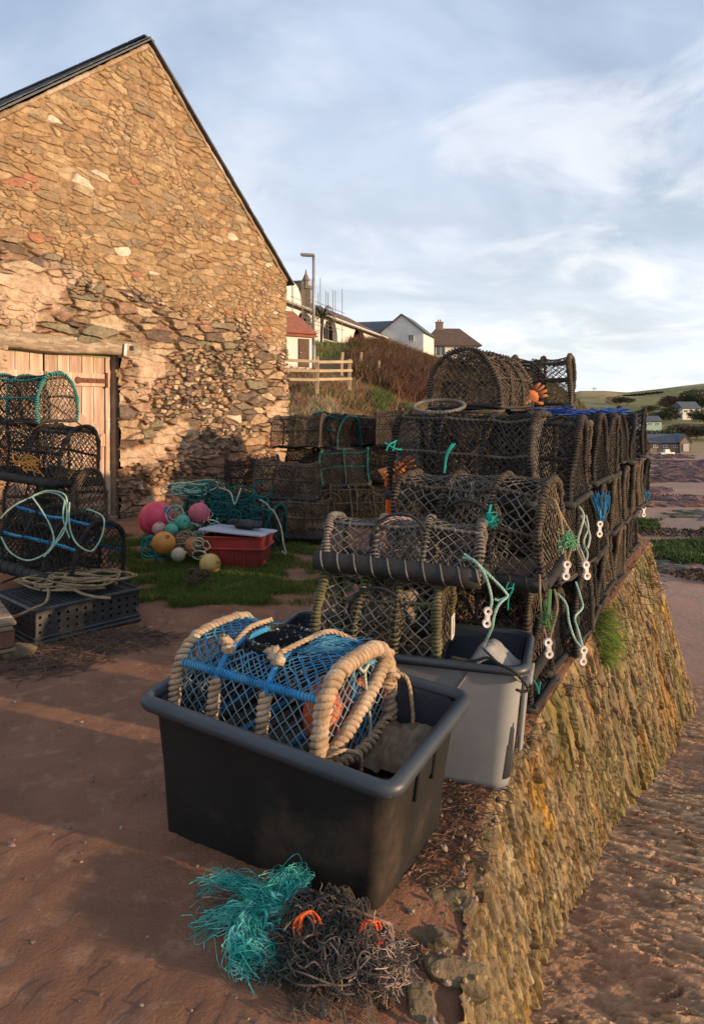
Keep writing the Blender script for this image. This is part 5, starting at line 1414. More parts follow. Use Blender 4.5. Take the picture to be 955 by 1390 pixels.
# perforated black crate at the left, lying upside down
R.seed(9)
cr_c = V(-1.99, 4.4, 0); ce = V(-1.50, 4.93, 0)
cx_ = (ce-cr_c).normalized(); cy_ = V(-cx_.y, cx_.x, 0)
cw, cd, ch = (ce-cr_c).length, .62, .235
crate = empty('perforated_crate', cr_c+cx_*cw/2+cy_*cd/2, 'upturned black plastic crate with a lattice base, coiled rope lying on it', 'crate', (0, 0, math.atan2(cx_.y, cx_.x)))
M_crate = mat('crate_plastic', (.03, .032, .034), (.05, .05, .05), rough=.5, scale=5, bump=.2, bscale=60, bdist=.003, c3=(.1, .09, .075), s3=5, m3=(.62, .8))
mb = MB(); t_ = .012
def perf(mb, A_, U_, Wv, lu, lw, rows=3, colsn=12):
    """flat side wall with small square holes; built from strips"""
    nrm_ = U_.cross(Wv)
    us = [0]; zs = [0]
    hw_ = .018
    for k in range(colsn): c_ = lu*(k+.5)/colsn; us += [c_-hw_/2, c_+hw_/2]
    us.append(lu)
    for k in range(rows): c_ = lw*(.35+.2*k); zs += [c_-.009, c_+.009]
    zs.append(lw)
    for i in range(len(us)-1):
        for j in range(len(zs)-1):
            if i % 2 and j % 2: continue
            p = [A_+U_*us[i]+Wv*zs[j], A_+U_*us[i+1]+Wv*zs[j], A_+U_*us[i+1]+Wv*zs[j+1], A_+U_*us[i]+Wv*zs[j+1]]
            mb._add(p, [(0, 1, 2, 3)])
hx_, hy_ = cw/2, cd/2
perf(mb, V(-hx_, -hy_, 0), V(1, 0, 0), UP, cw, ch); perf(mb, V(hx_, hy_, 0), V(-1, 0, 0), UP, cw, ch)
perf(mb, V(hx_, -hy_, 0), V(0, 1, 0), UP, cd, ch, colsn=9); perf(mb, V(-hx_, hy_, 0), V(0, -1, 0), UP, cd, ch, colsn=9)
o = mb.build('perforated_sides', M_crate, crate); o.modifiers.new('s', 'SOLIDIFY').thickness = .006
mb = MB()
for z, s_ in ((.045, .012), (.015, .018), (ch-.01, .014)):
    mb.tube(rr_ring(0, 0, cw+.012, cd+.012, .02, z, 4), s_, 6, closed=True)
mb.build('rim_bands', M_crate, crate)
mb = MB()
for k in range(1, 22):
    u = k/22; mb.box((-hx_+cw*u, 0, ch-.02), (.009, cd-.05, .014))
for k in range(1, 15):
    mb.box((0, -hy_+cd*k/15, ch-.021), (cw-.05, .008, .011))
for s_ in (-1, 1): mb.box((0, s_*(hy_-.03), ch-.017), (cw, .05, .01)); mb.box((s_*(hx_-.03), 0, ch-.0175), (.05, cd, .009))
mb.build('lattice_base', M_crate, crate)
# coil of tan rope on the crate
mb = MB(); R.seed(12)
cc = crate.location+V(-.05, .05, ch+.01)
for k in range(15):
    rr = rnd(.09, .30); ox, oy = rnd(-.26, .22), rnd(-.14, .12); ph = rnd(0, 6); el = rnd(.5, .8); ya = rnd(-.6, .3)
    pts = []
    for i in range(12):
        a = ph+i/12*2*math.pi*rnd(.98, 1.02); q = rotz(ya) @ V(math.cos(a)*rr*1.25, math.sin(a)*rr*el, 0)
        pts.append(cc+V(ox, oy, .014+.005*k+.03*noise.noise(V(a*.8, k*3, 0)))+q*(1+.35*noise.noise(V(a, k*5, 9))))
    rope(mb, crom(pts, 7, closed=R.random() < .4), .008, 5)
for pts in ([(0, 838), (22, 836), (45, 826), (62, 818), (66, 802), (60, 795)], [(150, 812), (128, 810), (105, 803), (92, 790), (88, 778)], [(0, 792), (30, 782), (70, 776), (104, 770), (124, 778), (128, 790)]):
    rope(mb, crom([G(x, y, .27) if x > 30 else G(x, y, .18) for x, y in pts], 8), .0095, 5)
mb.build('rope_coil', M_tanrope, smooth=True, label='loose coil of tan rope heaped on the upturned black crate', cat='rope')
# weeds growing out of the crate
def gpatch(name, pts_, n_, h, w_, cols, label, cat='grass', lean=.8):
    P = []
    while len(P) < n_:
        c, rx, ry = pts_[R.randrange(len(pts_))]; a = rnd(0, 6.28); q = math.sqrt(rnd(0, 1)); x = c.x+math.cos(a)*q*rx; y = c.y+math.sin(a)*q*ry
        if noise.noise(V(x*3, y*3, 4)) < -.30+q*.28*rnd(.0, 1.6): continue
        P.append((x, y, c.z+gz((x, y, 0))-.004 if c.z < .05 else c.z))
    P = np.array(P); return blades(name, P, h, w_, lean, M_blade, segs=3, tone=tones(len(P), cols), label=label, cat=cat, kind='stuff')
gr = [(.09, .14, .02), (.12, .17, .03), (.07, .11, .02), (.16, .17, .05)]
gpatch('crate_weeds', [(G(150, 790, .24)+V(-.08, .05, .0), .16, .2)], 700, .05, .006, gr, 'green weed growing through the lattice of the black crate', 'weed', 1.2)
def E(px, py, rx, ry): return (G(px, py), rx, ry)
gpatch('grass', [E(175, 735, .32, .35), E(195, 755, .35, .35), E(225, 785, .55, .35), E(215, 818, .45, .16), E(300, 800, .65, .28), E(360, 770, .6, .5), E(330, 815, .45, .12), E(400, 745, .35, .5), E(250, 760, .6, .6), E(290, 760, .8, .5), E(240, 790, 1.0, .5), E(320, 790, 1.0, .5), E(380, 800, .6, .5)], 60000, .065, .004, gr, 'patches of short green grass round the floats and red box')
gpatch('grass', [E(515, 688, .5, 1.0), E(490, 700, .3, .5)], 3500, .13, .007, [(.07, .12, .02), (.05, .09, .02)], 'tuft of weeds between the far pile and near stack', 'weeds')
# pallet at the lower left
pl_o = V(-2.0, 4.18, 0); pal_ = empty('wooden_pallet', pl_o, 'corner of a weathered wooden pallet at the left edge of the path', 'pallet', (0, 0, .62))
M_pal = mat('pallet_wood', (.3, .22, .15), (.18, .125, .085), rough=.9, scale=4, bump=.7, bscale=30, stretch=(.6, 4, 4))
for k in range(5):
    m = MB(); m.rbox((-.5, .055+k*.125+.01, .215), (1.0, .10, .022), eul(0, 0, rnd(-.01, .01)), .004); m.build('deck_board', M_pal, pal_)
for k in range(3):
    for j in range(3): m = MB(); m.rbox((-.07-k*.43, .06+j*.24, .125), (.12, .1, .10), None, .005); m.build('block', mat('pallet_block', (.2, .09, .06), (.13, .07, .05), rough=.9, scale=6, bump=.6), pal_)
for k in range(3): m = MB(); m.rbox((-.07-k*.43, .30, .19), (.1, .6, .022), None, .004); m.build('stringer', M_pal, pal_)
for k in range(3): m = MB(); m.rbox((-.5, .06+k*.24, .058), (1.0, .1, .022), None, .004); m.build('bottom_board', M_pal, pal_)
m = MB(); m.ball((0, 0, 0), .1, 16, 10, (1.1, .9, .5), jit=.3); m.build('stone', M_cope, smooth=True, label='flat stone propping up the corner of the wooden pallet', cat='stone').location = G(22, 890)+UP*.02

# ------------------------------------------------------------------ floats by the red box
R.seed(5)
GF = 'floats heaped on the grass'
def buoy(px, py, Y, rp, m, label, sc=(1, 1, 1), rot=(0, 0, 0), lug=True, band=None, seam=True):
    r = rp*Y/F; t = empty('float', W(px, py, Y), label, 'float', rot, GF)
    mb = MB(); mb.ball((0, 0, 0), r, 32, 20, sc); mb.build('float_body', m, t, smooth=True)
    mb = MB(); mb.tube([V(0, 0, r*sc[2]*.92), V(0, 0, r*sc[2]*1.08)], r*.2, 12)
    mb.tube([V(math.cos(a)*r*.13, 0, r*sc[2]*1.12+math.sin(a)*r*.1) for a in np.linspace(0, 6.28, 13)[:-1]], r*.06, 6, closed=True); mb.build('rope_eye', band or m, t, smooth=True)
    if seam: mb = MB(); mb.tube([V(math.cos(a)*r*sc[0], math.sin(a)*r*sc[1], 0) for a in np.linspace(0, 2*math.pi, 33)[:-1]], r*.025, 5, closed=True); mb.build('moulded_seam', m, t, smooth=True)
def pm(name, c, c2=None): return mat(name, c, c2 or tuple(x*.75 for x in c), rough=.5, scale=9, bump=.15, bscale=50, bdist=.002, c3=tuple(x*.6+.04 for x in c), s3=14, m3=(.6, .75), spec=.4)
M_pk = pm('pink_vinyl', (.78, .07, .13)); 
buoy(212, 704, 7.0, 23, M_pk, 'largest float, bright pink, against the barn wall', (1, 1, 1.08), (.5, .9, 0), band=mat('blue_grey_lug', (.2, .25, .35)))
buoy(216, 718, 6.75, 9.5, pm('pale_pink_plastic', (.6, .33, .3)), 'small pale pink striped float in front of the biggest pink one', (1, 1, 1), (.4, .2, 0))
buoy(233, 719, 6.7, 9.5, pm('teal_plastic', (.07, .36, .27)), 'left one of two small teal floats', (1, 1, 1), (.2, 0, .4))
buoy(248, 709, 6.75, 10.5, MATS['teal_plastic'], 'right and slightly larger one of two small teal floats', (1, 1, 1), (1.2, .3, .4))
buoy(270, 697, 6.85, 14.5, pm('rose_plastic', (.55, .12, .16)), 'dusky rose float beside the tangled line above the red box', (1, 1, 1.0), (-.2, .3, .4))
buoy(222, 737, 6.55, 15.5, pm('amber_plastic', (.68, .28, .06)), 'amber orange float with a cord round it at the front left', (1, 1, 1), (.8, .3, .4))
buoy(242, 753, 6.4, 9.8, pm('cream_plastic', (.58, .45, .33)), 'small cream float between the amber and yellow ones', (1, 1, 1), (.3, 1.3, .4))
buoy(262, 741, 6.6, 12.5, pm('rust_plastic', (.45, .19, .07)), 'rusty orange float half buried in tangled cord', (1, 1, 1), (.3, .3, .4))
buoy(285, 766, 6.3, 14.5, pm('yellow_plastic', (.66, .42, .13)), 'pale yellow float nearest the camera, in front of the red box', (1, 1, 1), (.9, .9, .4))
def tangle(pxr, pyr, Yr, n_, r, m, label, size=.14, name='rope_tangle', seed=1, laid=False):
    R.seed(seed); mb = MB()
    for k in range(n_):
        c = W(rnd(*pxr), rnd(*pyr), rnd(*Yr)); a0 = rnd(0, 6.28); pts = []
        s1, s2 = rnd(.4, 1)*size, rnd(.4, 1)*size; tl_ = rnd(-1, 1)
        for i in range(rnd(5, 9).__int__()):
            a = a0+i*.9; pts.append(c+V(math.cos(a)*s1, math.sin(a)*s1*.5*tl_, math.sin(a)*s2*.7))
        (rope(mb, crom(pts, 6), r, 4) if laid else mb.tube(crom(pts, 6), r, 5))
    return mb.build(name, m, smooth=True, label=label, cat='rope')
tangle((235, 290), (690, 740), (6.75, 7.0), 30, .007, M_paleg, 'pale green tangled line among the floats', .12, seed=2)
tangle((240, 278), (728, 752), (6.5, 6.7), 24, .008, M_tanrope, 'brown tangled cord behind the cream float', .09, seed=3)
tangle((268, 286), (735, 760), (6.35, 6.45), 6, .007, M_pale, 'thin pale loops hanging just above the yellow float', .09, seed=31)
tangle((262, 360), (662, 705), (6.95, 7.2), 50, .006, M_tealdk, 'dark teal net and cord heaped over the slumped creel behind the floats', .13, seed=44)
tangle((200, 225), (730, 765), (6.7, 6.8), 18, .006, M_teal, 'dark green twine at the foot of the pink float', .10, seed=4)
tangle((258, 282), (775, 808), (5.7, 6.2), 40, .006, mat('rust_rope', (.12, .055, .035), (.07, .04, .03)), 'rust brown rope heap on the grass below the yellow float', .07, seed=6)
def coil(px, py, Y, n_, m, label, r1=.1, r2=.25, seed=1, tilt=.4, r=.006):
    R.seed(seed); mb = MB(); c = W(px, py, Y)
    for k in range(n_):
        rr = rnd(r1, r2); Rm = eul(tilt+rnd(-.15, .15), rnd(-.2, .2), rnd(-.4, .4)); o = V(rnd(-.04, .04), rnd(-.03, .03), rnd(-.02, .03))
        mb.tube(crom([c+o+Rm @ V(math.cos(a)*rr*1.5, math.sin(a)*rr*.55, .015*math.sin(3*a+k)) for a in np.linspace(0, 6.28, 13)[:-1]], 5, closed=True), r, 5, closed=True)
    return mb.build('rope_coil', m, smooth=True, label=label, cat='rope')
coil(256, 664, 7.25, 9, M_paleg, 'coil of pale blue green line on the teal roped creel', .1, .22, 7, .5)
R.seed(8)
for pts, la in (([(297, 662, 7.0), (312, 668, 6.95), (318, 684, 6.9), (322, 676, 6.9), (327, 662, 6.95)], 'pale cord hanging in a V on the teal roped creel'), ([(352, 678, 6.9), (362, 684, 6.85), (366, 690, 6.85), (372, 695, 6.85), (381, 715, 6.8), (384, 735, 6.75), (388, 752, 6.7), (382, 748, 6.7)], 'pale cord hanging down the right end of the teal roped creel')):
    mb = MB(); rope(mb, crom([W(*q) for q in pts], 8), .008, 5); mb.build('rope', M_pale, smooth=True, label=la, cat='rope')
# red fish box with board and black bag
bx_ = W(322, 768, 6.55); bx_.z = 0
fb = empty('fish_box', bx_+V(0, .1, 0), 'red plastic fish box standing on the grass under a pale board', 'box', (0, 0, -.12))
M_red = mat('red_plastic', (.33, .035, .03), (.22, .03, .025), rough=.5, scale=4, bump=.15, spec=.4)
mb = MB(); mb.loft([rr_ring(0, 0, .50, .36, .03, 0, 4), rr_ring(0, 0, .53, .39, .03, .1, 4), rr_ring(0, 0, .545, .405, .03, .2, 4)], True, False)
mb.loft([rr_ring(0, 0, .56, .42, .03, .2, 4), rr_ring(0, 0, .58, .44, .03, .3, 4), rr_ring(0, 0, .56, .42, .03, .3, 4), rr_ring(0, 0, .5, .36, .03, .03, 4)], False, True); mb.build('box_body', M_red, fb)
mb = MB()
for z in (.195, .30): mb.tube(rr_ring(0, 0, .575, .435, .03, z, 4), .012, 6, closed=True)
for k in range(-2, 3): mb.box((k*.11, -.20, .1), (.012, .02, .18))
mb.build('ribs', M_red, fb)
m = MB(); m.rbox((0, 0, 0), (.62, .46, .018), None, .004); o = m.build('board', mat('pale_board', (.42, .44, .5), (.33, .35, .4), rough=.5, scale=4), label='thin pale grey board lying askew as a lid on the red box', cat='board'); o.location = fb.location+V(.0, -.02, .335); o.rotation_euler = (-.06, .06, -.22)
m = MB()
m.ball((0, 0, 0), .1, 20, 12, (1.35, .75, .42), jit=.5); m.tube(crom([V(-.1, 0, .01), V(-.16, .02, .02), V(-.19, .0, .0)], 5), [.03, .028, .026, .024, .022, .02, .02, .018, .018, .016, .016], 8)
o = m.build('black_bag', mat('black_bag', (.02, .02, .022), (.035, .035, .035), rough=.45, bump=.5, bscale=25, bdist=.01), smooth=True, label='crumpled black bag lying on the pale board', cat='bag'); o.location = fb.location+V(.08, .02, .385); o.rotation_euler = (0, .05, -.2)

# ------------------------------------------------------------------ lines with white plastic toggles on the near stack
def link(t, c, s=.11, yaw=0., tiltx=0., part='plastic_toggle'):
    m = MB(); r = s*.21; Rm = rotz(yaw) @ Matrix.Rotation(tiltx, 3, 'Y')
    for q in (-1, 1):
        cc_ = V(0, 0, q*s*.28)
        prof = []
        for a in np.linspace(0, 2*math.pi, 19)[:-1]:
            ro, ri = r, r*.42
            prof.append([cc_+V(math.cos(a)*x, y, math.sin(a)*x) for x, y in ((ri, -.006), (ro*.93, -.0075), (ro, 0), (ro*.93, .0075), (ri, .006))])
        prof.append(prof[0]); m.loft(prof, False, False)
    m.rbox((0, 0, 0), (s*.24, .013, s*.26), None, .003)
    m.v = [tuple(c+Rm @ Vector(q)-t.location) for q in m.v]
    return m.build(part, M_tog, t, smooth=False)
M_tog = mat('toggle_plastic', (.74, .66, .6), (.58, .5, .44), rough=.5, scale=30, bump=.15)
GTG = 'lines with toggles hanging from the near stack'
def tline(ropes, tog, label, m=M_pale, r=.005, s=.11, mt=None):
    s *= .88
    t = empty('toggle_line', ropes[0][0], label, 'toggle line', group=GTG)
    mb = MB()
    for q in ropes: rope(mb, crom([p-t.location for p in q], 8), r, 5)
    mb.build('line', m, t, smooth=True)
    for (c, yw) in tog: link(t, c, s, yw, rnd(-.12, .12))
    return t
def WW(l): return [W(*q) for q in l]
R.seed(2)
tline([WW([(628, 757, 2.62), (642, 760, 2.58), (655, 775, 2.56), (663, 795, 2.55), (667, 815, 2.55), (665, 826, 2.55)]),
       WW([(630, 752, 2.62), (650, 768, 2.57), (668, 785, 2.56), (684, 802, 2.56), (688, 810, 2.57), (676, 815, 2.57), (670, 812, 2.57)]),
       WW([(688, 810, 2.57), (676, 822, 2.56), (670, 838, 2.56), (668, 850, 2.56), (662, 864, 2.6), (655, 878, 2.66)])], [(W(661, 838, 2.55), .1)],
      'pale green line and toggle dangling off the low grey creel into the grey tub', M_paleg, .0052, .088)
tline([WW([(735, 680, 3.02), (748, 676, 2.96), (757, 690, 2.94), (762, 715, 2.93), (764, 740, 2.93), (767, 762, 2.93)]),
       WW([(748, 678, 2.96), (760, 700, 2.95), (775, 725, 2.94), (774, 745, 2.94), (769, 762, 2.93)]),
       WW([(740, 683, 3.0), (752, 685, 2.96), (768, 712, 2.95), (778, 735, 2.96), (790, 762, 2.98)])], [(W(768, 774, 2.93), .2)],
      'tan line tied with green twine and a toggle, hanging from the brown creel end', M_tanrope, .0058, .098)
tline([WW([(786, 688, 3.5), (792, 700, 3.3), (788, 718, 3.2), (784, 735, 3.15), (790, 752, 3.1), (795, 765, 3.08)]),
       WW([(795, 700, 3.4), (798, 718, 3.25), (792, 735, 3.15), (797, 752, 3.1), (794, 764, 3.08)]), WW([(788, 700, 3.4), (800, 725, 3.2), (797, 745, 3.1)])], [(W(795, 774, 3.07), .3)],
      'pale knotted line with a toggle right beside the tan one', M_pale, .005, .10)
tline([WW([(732, 780, 3.02), (733, 815, 2.97), (736, 845, 2.95), (742, 870, 2.94)]), WW([(752, 800, 3.0), (756, 825, 2.97), (750, 850, 2.95), (745, 870, 2.94)])], [(W(744, 880, 2.93), .15)],
      'long dark tan line with a toggle hanging by the grey tub corner', M_tanrope, .005, .10)
tline([WW([(755, 805, 3.0), (768, 820, 2.98), (772, 845, 2.96), (780, 868, 2.95), (790, 880, 2.95)]), WW([(781, 790, 3.15), (788, 812, 3.1), (790, 825, 3.08), (780, 838, 3.05), (784, 855, 3.0), (791, 880, 2.96)])], [(W(791, 890, 2.95), .2)],
      'pale green line with the lowest toggle, near the grass tuft on the wall', M_paleg, .005, .095)
def bunch(t, c, d, n_, m, spread=.05, ln=.2, r=.0022):
    mb = MB()
    for k in range(n_):
        a = c+V(rnd(-1, 1)*spread*1.4, rnd(-1, 1)*spread, rnd(-.3, .5)*spread); e_ = c+d*ln+V(rnd(-1, 1), rnd(-1, 1), rnd(-1, 1))*spread*.35
        mb.tube(crom([a-t.location, a.lerp(e_, .5)+V(rnd(-1, 1), 0, rnd(-1, 1))*spread*.3-t.location, e_-t.location], 4), r, 4)
    return mb.build('twine_bunch', m, t)
t = tline([WW([(814, 690, 4.3), (814, 700, 4.25), (814, 708, 4.25)])], [(W(813, 718, 4.25), .3)], 'bunch of blue twine with a toggle, halfway along the stack', M_bluerope, .006, .12)
bunch(t, W(815, 672, 4.3), V(0, -.02, -1), 46, M_bluerope, .05, .15)
t = tline([WW([(872, 680, 7.2), (872, 688, 7.2)])], [(W(873, 694, 7.2), .3)], 'blue twine and small toggle at the far end of the stack', M_bluerope, .006, .14)
bunch(t, W(872, 668, 7.2), V(0, 0, -1), 24, M_bluerope, .05, .15, .004)
# bits of green twine
def twine(pts_list, m, label, r=.0035, frays=0, at=None):
    mb = MB()
    for q in pts_list: mb.tube(crom(WW(q), 7), r, 5)
    if at is not None:
        for k in range(frays): a = at+V(rnd(-1, 1), rnd(-.6, .6), rnd(-1, 1))*.018; mb.tube(crom([a, a+V(rnd(-1, 1), rnd(-1, 1), rnd(-1, 1))*.025, a+V(rnd(-1, 1), rnd(-1, .3), rnd(-1, 1))*.035], 4), .002, 4)
    return mb.build('twine', m, label=label, cat='twine', group='green twine tied on creels')
twine([[(617, 602, 3.64), (608, 615, 3.62), (604, 630, 3.6), (603, 642, 3.6)], [(614, 602, 3.64), (605, 618, 3.62), (604, 635, 3.6)]], M_teal, 'green twine hanging on the side of the big black creel', .005)
twine([[(538, 598, 3.9), (528, 604, 3.85), (524, 612, 3.83)], [(536, 600, 3.9), (533, 612, 3.84)], [(522, 601, 3.85), (536, 609, 3.85), (545, 610, 3.86)]], M_teal, 'green twine tuft at the left end of the big black creel', .005)
twine([[(666, 685, 3.2), (664, 696, 3.17), (668, 706, 3.15), (660, 710, 3.15)]], M_teal, 'green knot on the side of the brown creel', .006, 46, W(665, 706, 3.17))
twine([[(770, 735, 2.93), (764, 742, 2.93)]], mat('lime_twine', (.25, .5, .22), (.15, .35, .18)), 'fluffy lime green knot on the tan line', .005, 80, W(769, 734, 2.93))
twine([[(738, 815, 2.98), (742, 840, 2.96), (748, 858, 2.95)], [(746, 800, 2.98), (744, 830, 2.95), (740, 850, 2.95)]], mat('green_twine', (.12, .22, .08), (.08, .15, .06)), 'green twine hanging between two toggles above the grey tub', .009, 30, W(742, 840, 2.95))
twine([[(690, 790, 2.75), (687, 800, 2.75), (696, 798, 2.75), (690, 812, 2.75), (689, 828, 2.75)], [(697, 792, 2.75), (694, 805, 2.75)]], M_teal, 'bright green loop of twine above the right end of the grey tub', .003)
twine([[(722, 922, 2.8), (728, 930, 2.8), (731, 942, 2.8)], [(733, 926, 2.8), (731, 940, 2.8)]], M_teal, 'short green twine end beside the corner of the grey tub', .0028)
# orange post and gloves
q = V((529-CX)/F*4.3, 4.3, 0); m = MB(); m.rbox((0, 0, .5), (.075, .03, 1.06), eul(0, .03, 0), .006)
po = empty('orange_post', q, 'flat orange plastic post standing behind the low grey creel', 'post'); m.build('shaft', M_orange, po)
m = MB(); m.rbox((.015, 0, 1.05), (.095, .05, .07), None, .01); m.build('cap', M_orange, po)
M_glove = mat('orange_glove', (.62, .2, .06), (.42, .13, .05), rough=.7, scale=25, bump=.4)
def glove(c, rot, label, s=1.):
    m = MB(); t = empty('rubber_glove', c, label, 'glove', rot)
    m.ball((0, 0, 0), .045*s, 16, 10, (1.1, .45, 1)); m.tube([V(0, 0, -.03*s), V(0, 0, -.09*s), V(.005, 0, -.11*s)], [.03*s, .034*s, .042*s], 12); 
    m.build('palm', M_glove, t, smooth=True)
    for k, (x, l_, dx) in enumerate(((-.035, .06, -.25), (-.013, .075, -.08), (.01, .072, .1), (.032, .055, .3))):
        m = MB(); a = V(x*s, 0, .03*s); m.tube([a, a+V(dx*.5*l_, -.006, l_*.5)*s, a+V(dx*l_, -.02, l_*.95)*s], [.0115*s, .011*s, .008*s], 8); m.build('finger', M_glove, t, smooth=True)
    m = MB(); m.tube([V(.035, 0, -.015)*s, V(.06, -.01, .005)*s, V(.08, -.02, .03)*s], [.013*s, .012*s, .009*s], 8); m.build('thumb', M_glove, t, smooth=True)
glove(W(722, 538, 4.7), (.3, .9, .3), 'orange rubber glove on the upper stack, fingers spread right of the domed creel', 1.0)
glove(W(541, 636, 4.1), (.4, 1.2, .5), 'orange rubber glove lying at the left end of the big black creel', 1.0)
# blue net draped on top row
R.seed(14)
for (x0, x1, y0, Y0, la) in ((745, 780, 548, 4.7, 'royal blue net strands lying beside the orange glove on top'), (800, 835, 548, 5.8, 'royal blue net strands on the far part of the stack top')):
    mb = MB()
    for k in range(45):
        a = W(rnd(x0, x1), y0+rnd(-2, 3), Y0+rnd(-.3, .5)); a.z = 1.455+rnd(.0, .035); pts = [a]
        for j in range(4): pts.append(pts[-1]+V(rnd(-.08, .10), rnd(-.08, .08), rnd(-.012, .012)))
        mb.tube(crom(pts, 4), .004, 4)
    mb.build('blue_net', mat('royal_blue_twine', (.02, .08, .34), (.02, .05, .18)), label=la, cat='net', group='blue net on the stack')
# grass tuft and roots on the wall
R.seed(15)
def wallpt(px, py, Y): return W(px, py, Y)
P = []
for k in range(1700):
    a = rnd(.0, .5)*(1 if k % 3 else .6); v = rnd(.0, .30)**1.0; p = qmap(1.75+a-.2*v, .0+v*.9, .01)
    P.append(tuple(p))
P = np.array(P); n_ = len(P)
az = NR.uniform(-1.0, 1.0, n_); Lh = NR.uniform(.08, .22, n_); out = np.array([tuple(N)])*1.; al = np.array([tuple(D)])
dirv = out*NR.uniform(.1, .9, (n_, 1))+al*NR.uniform(-1.1, 1.0, (n_, 1))
vv = []; w2 = .0028
upv = NR.uniform(.4, 1.5, n_)
for t in (0, .4, .75, 1.):
    c_ = P+dirv*(Lh*t)[:, None]+np.array([0, 0, 1.])*((upv*Lh*t)-Lh*1.0*t*t)[:, None]
    s_ = al*w2*(1-t*.9)+np.array([[0, 0, .0006]]); vv += [c_-s_, c_+s_]
K = 8; vv = np.stack(vv, 1).reshape(-1, 3); base = np.arange(n_)*K
T = np.concatenate([np.c_[base+2*s_, base+2*s_+1, base+2*s_+3, base+2*s_+2] for s_ in range(3)])
fastmesh('grass_tuft', vv, T, M_blade, tint=np.repeat(tones(n_, [(.10, .17, .02), (.14, .2, .03), (.2, .2, .06), (.08, .12, .02)]), K, 0), label='hanging tuft of green grass at the top of the harbour wall', cat='grass', kind='stuff')
mb = MB()
for k in range(46):
    a = rnd(3.4, 5.1) if k > 10 else rnd(.6, 3); c_ = qmap(a, rnd(.02, .25), .02); pts = [c_]
    dd_ = N*rnd(.3, 1)+D*rnd(-.8, .8)+UP*rnd(-.2, .5)
    for j in range(4): pts.append(pts[-1]+dd_*.07+V(rnd(-1, 1), rnd(-1, 1), rnd(-1, 1))*.025)
    mb.tube(crom(pts, 3), .0025, 4)
mb.build('dead_stems', mat('dead_stem', (.12, .075, .045)), label='thin dead brown stems sprouting from the top of the harbour wall', cat='dead stems', kind='stuff')
# ------------------------------------------------------------------ litter on the quay: dry weed, pebbles, twigs
R.seed(16); mb = MB()
def litter(mb, c, rad, n_, ln=.1, r=.0018, h=.03):
    for k in range(n_):
        a = rnd(0, 6.28); q = rad*math.sqrt(rnd(0, 1)); p = V(c.x+math.cos(a)*q, c.y+math.sin(a)*q*.8, 0); p.z = c.z+gz(p)+rnd(0, h)*(1-q/rad)
        pts = [p]; dr = V(rnd(-1, 1), rnd(-1, 1), rnd(-.1, .15)).normalized()
        for j in range(3): pts.append(pts[-1]+dr*ln/3+V(rnd(-1, 1), rnd(-1, 1), rnd(-.3, .3))*ln*.12)
        mb.tube(pts, r*rnd(.6, 1.3), 3, cap=False)
for px, py, rad, n_ in ((100, 885, .35, 500), (150, 868, .3, 400), (60, 905, .3, 300), (200, 870, .2, 160)): litter(mb, G(px, py), rad, n_, .12)
mb.build('dry_seaweed', mat('dry_weed', (.13, .08, .055), (.08, .05, .035)), label='strands of dry brown seaweed on the path before the black crate', cat='seaweed', kind='stuff')
mb = MB()
for a in np.linspace(-1.1, .1, 14):
    p, nn = edge(a); q = p-nn*.1+UP*-.02; litter(mb, q, .15, 60, .09, .0014, .03)
mb.build('dry_roots', mat('dry_root', (.17, .09, .055), (.1, .06, .04)), label='matted dry red-brown roots along the quay edge by the tubs', cat='roots', kind='stuff')
P = []; mb = MB()
for k in range(1100):
    Y = math.exp(rnd(math.log(1.5), math.log(8))); X = rnd(-3.2, _interp(Y, _EX)-.02)
    r = rnd(.002, .007)*(1 if R.random() < .96 else 2.0); z = gz((X, Y, 0))
    mb.cur = pick([(.3, .22, .17), (.2, .14, .11), (.26, .2, .15), (.14, .1, .08)])
    mb.ball((X, Y, z+r*.2), r, 7, 5, (1, rnd(.6, 1), rnd(.4, .7)), rotz(rnd(0, 3)), jit=.5)
for k in range(260):
    a = rnd(-1.9, .1); p, nn = edge(a); q = p-nn*rnd(-.05, .3); r = rnd(.004, .015); mb.cur = pick([(.3, .22, .17), (.2, .14, .11), (.26, .2, .15), (.14, .1, .08), (.32, .22, .1)])
    mb.ball((q.x, q.y, rnd(-.05, .0)), r, 8, 6, (1, rnd(.6, 1), rnd(.4, .8)), rotz(rnd(0, 3)), jit=.6)
mb.build('pebbles', mat('pebble', (1, 1, 1), (.7, .7, .7), tint=True, scale=20, bump=.4), label='small pebbles and grit scattered over the quay', cat='pebbles', kind='stuff')
# ------------------------------------------------------------------ heap of frayed net in the foreground
R.seed(17)
def fray(name, m, starts, n_, ln, r, label, curl=1., cat='rope', flat=.35):
    mb = MB()
    for (c, d, sp) in starts:
        for k in range(n_):
            p = c+V(rnd(-1, 1), rnd(-1, 1), rnd(-.4, .6))*sp; dr = (d+V(rnd(-1, 1), rnd(-1, 1), rnd(-.5, .5)*flat)*.38).normalized(); pts = [p]
            for j in range(6):
                dr = (dr+V(rnd(-1, 1), rnd(-1, 1), rnd(-1, .8)*flat)*.45*curl).normalized(); q = pts[-1]+dr*ln/6*rnd(.6, 1.3); q.z = max(q.z, gz(q)+.004-.06*(q.x > .05)); pts.append(q)
            mb.tube(crom(pts, 3), r*rnd(.6, 1.3), 3, cap=False)
    return mb.build(name, m, label=label, cat=cat)
M_mint = mat('mint_twine', (.05, .42, .34), (.03, .26, .22), rough=.9, spec=.2, bump=0, c3=(.2, .58, .5), s3=20)
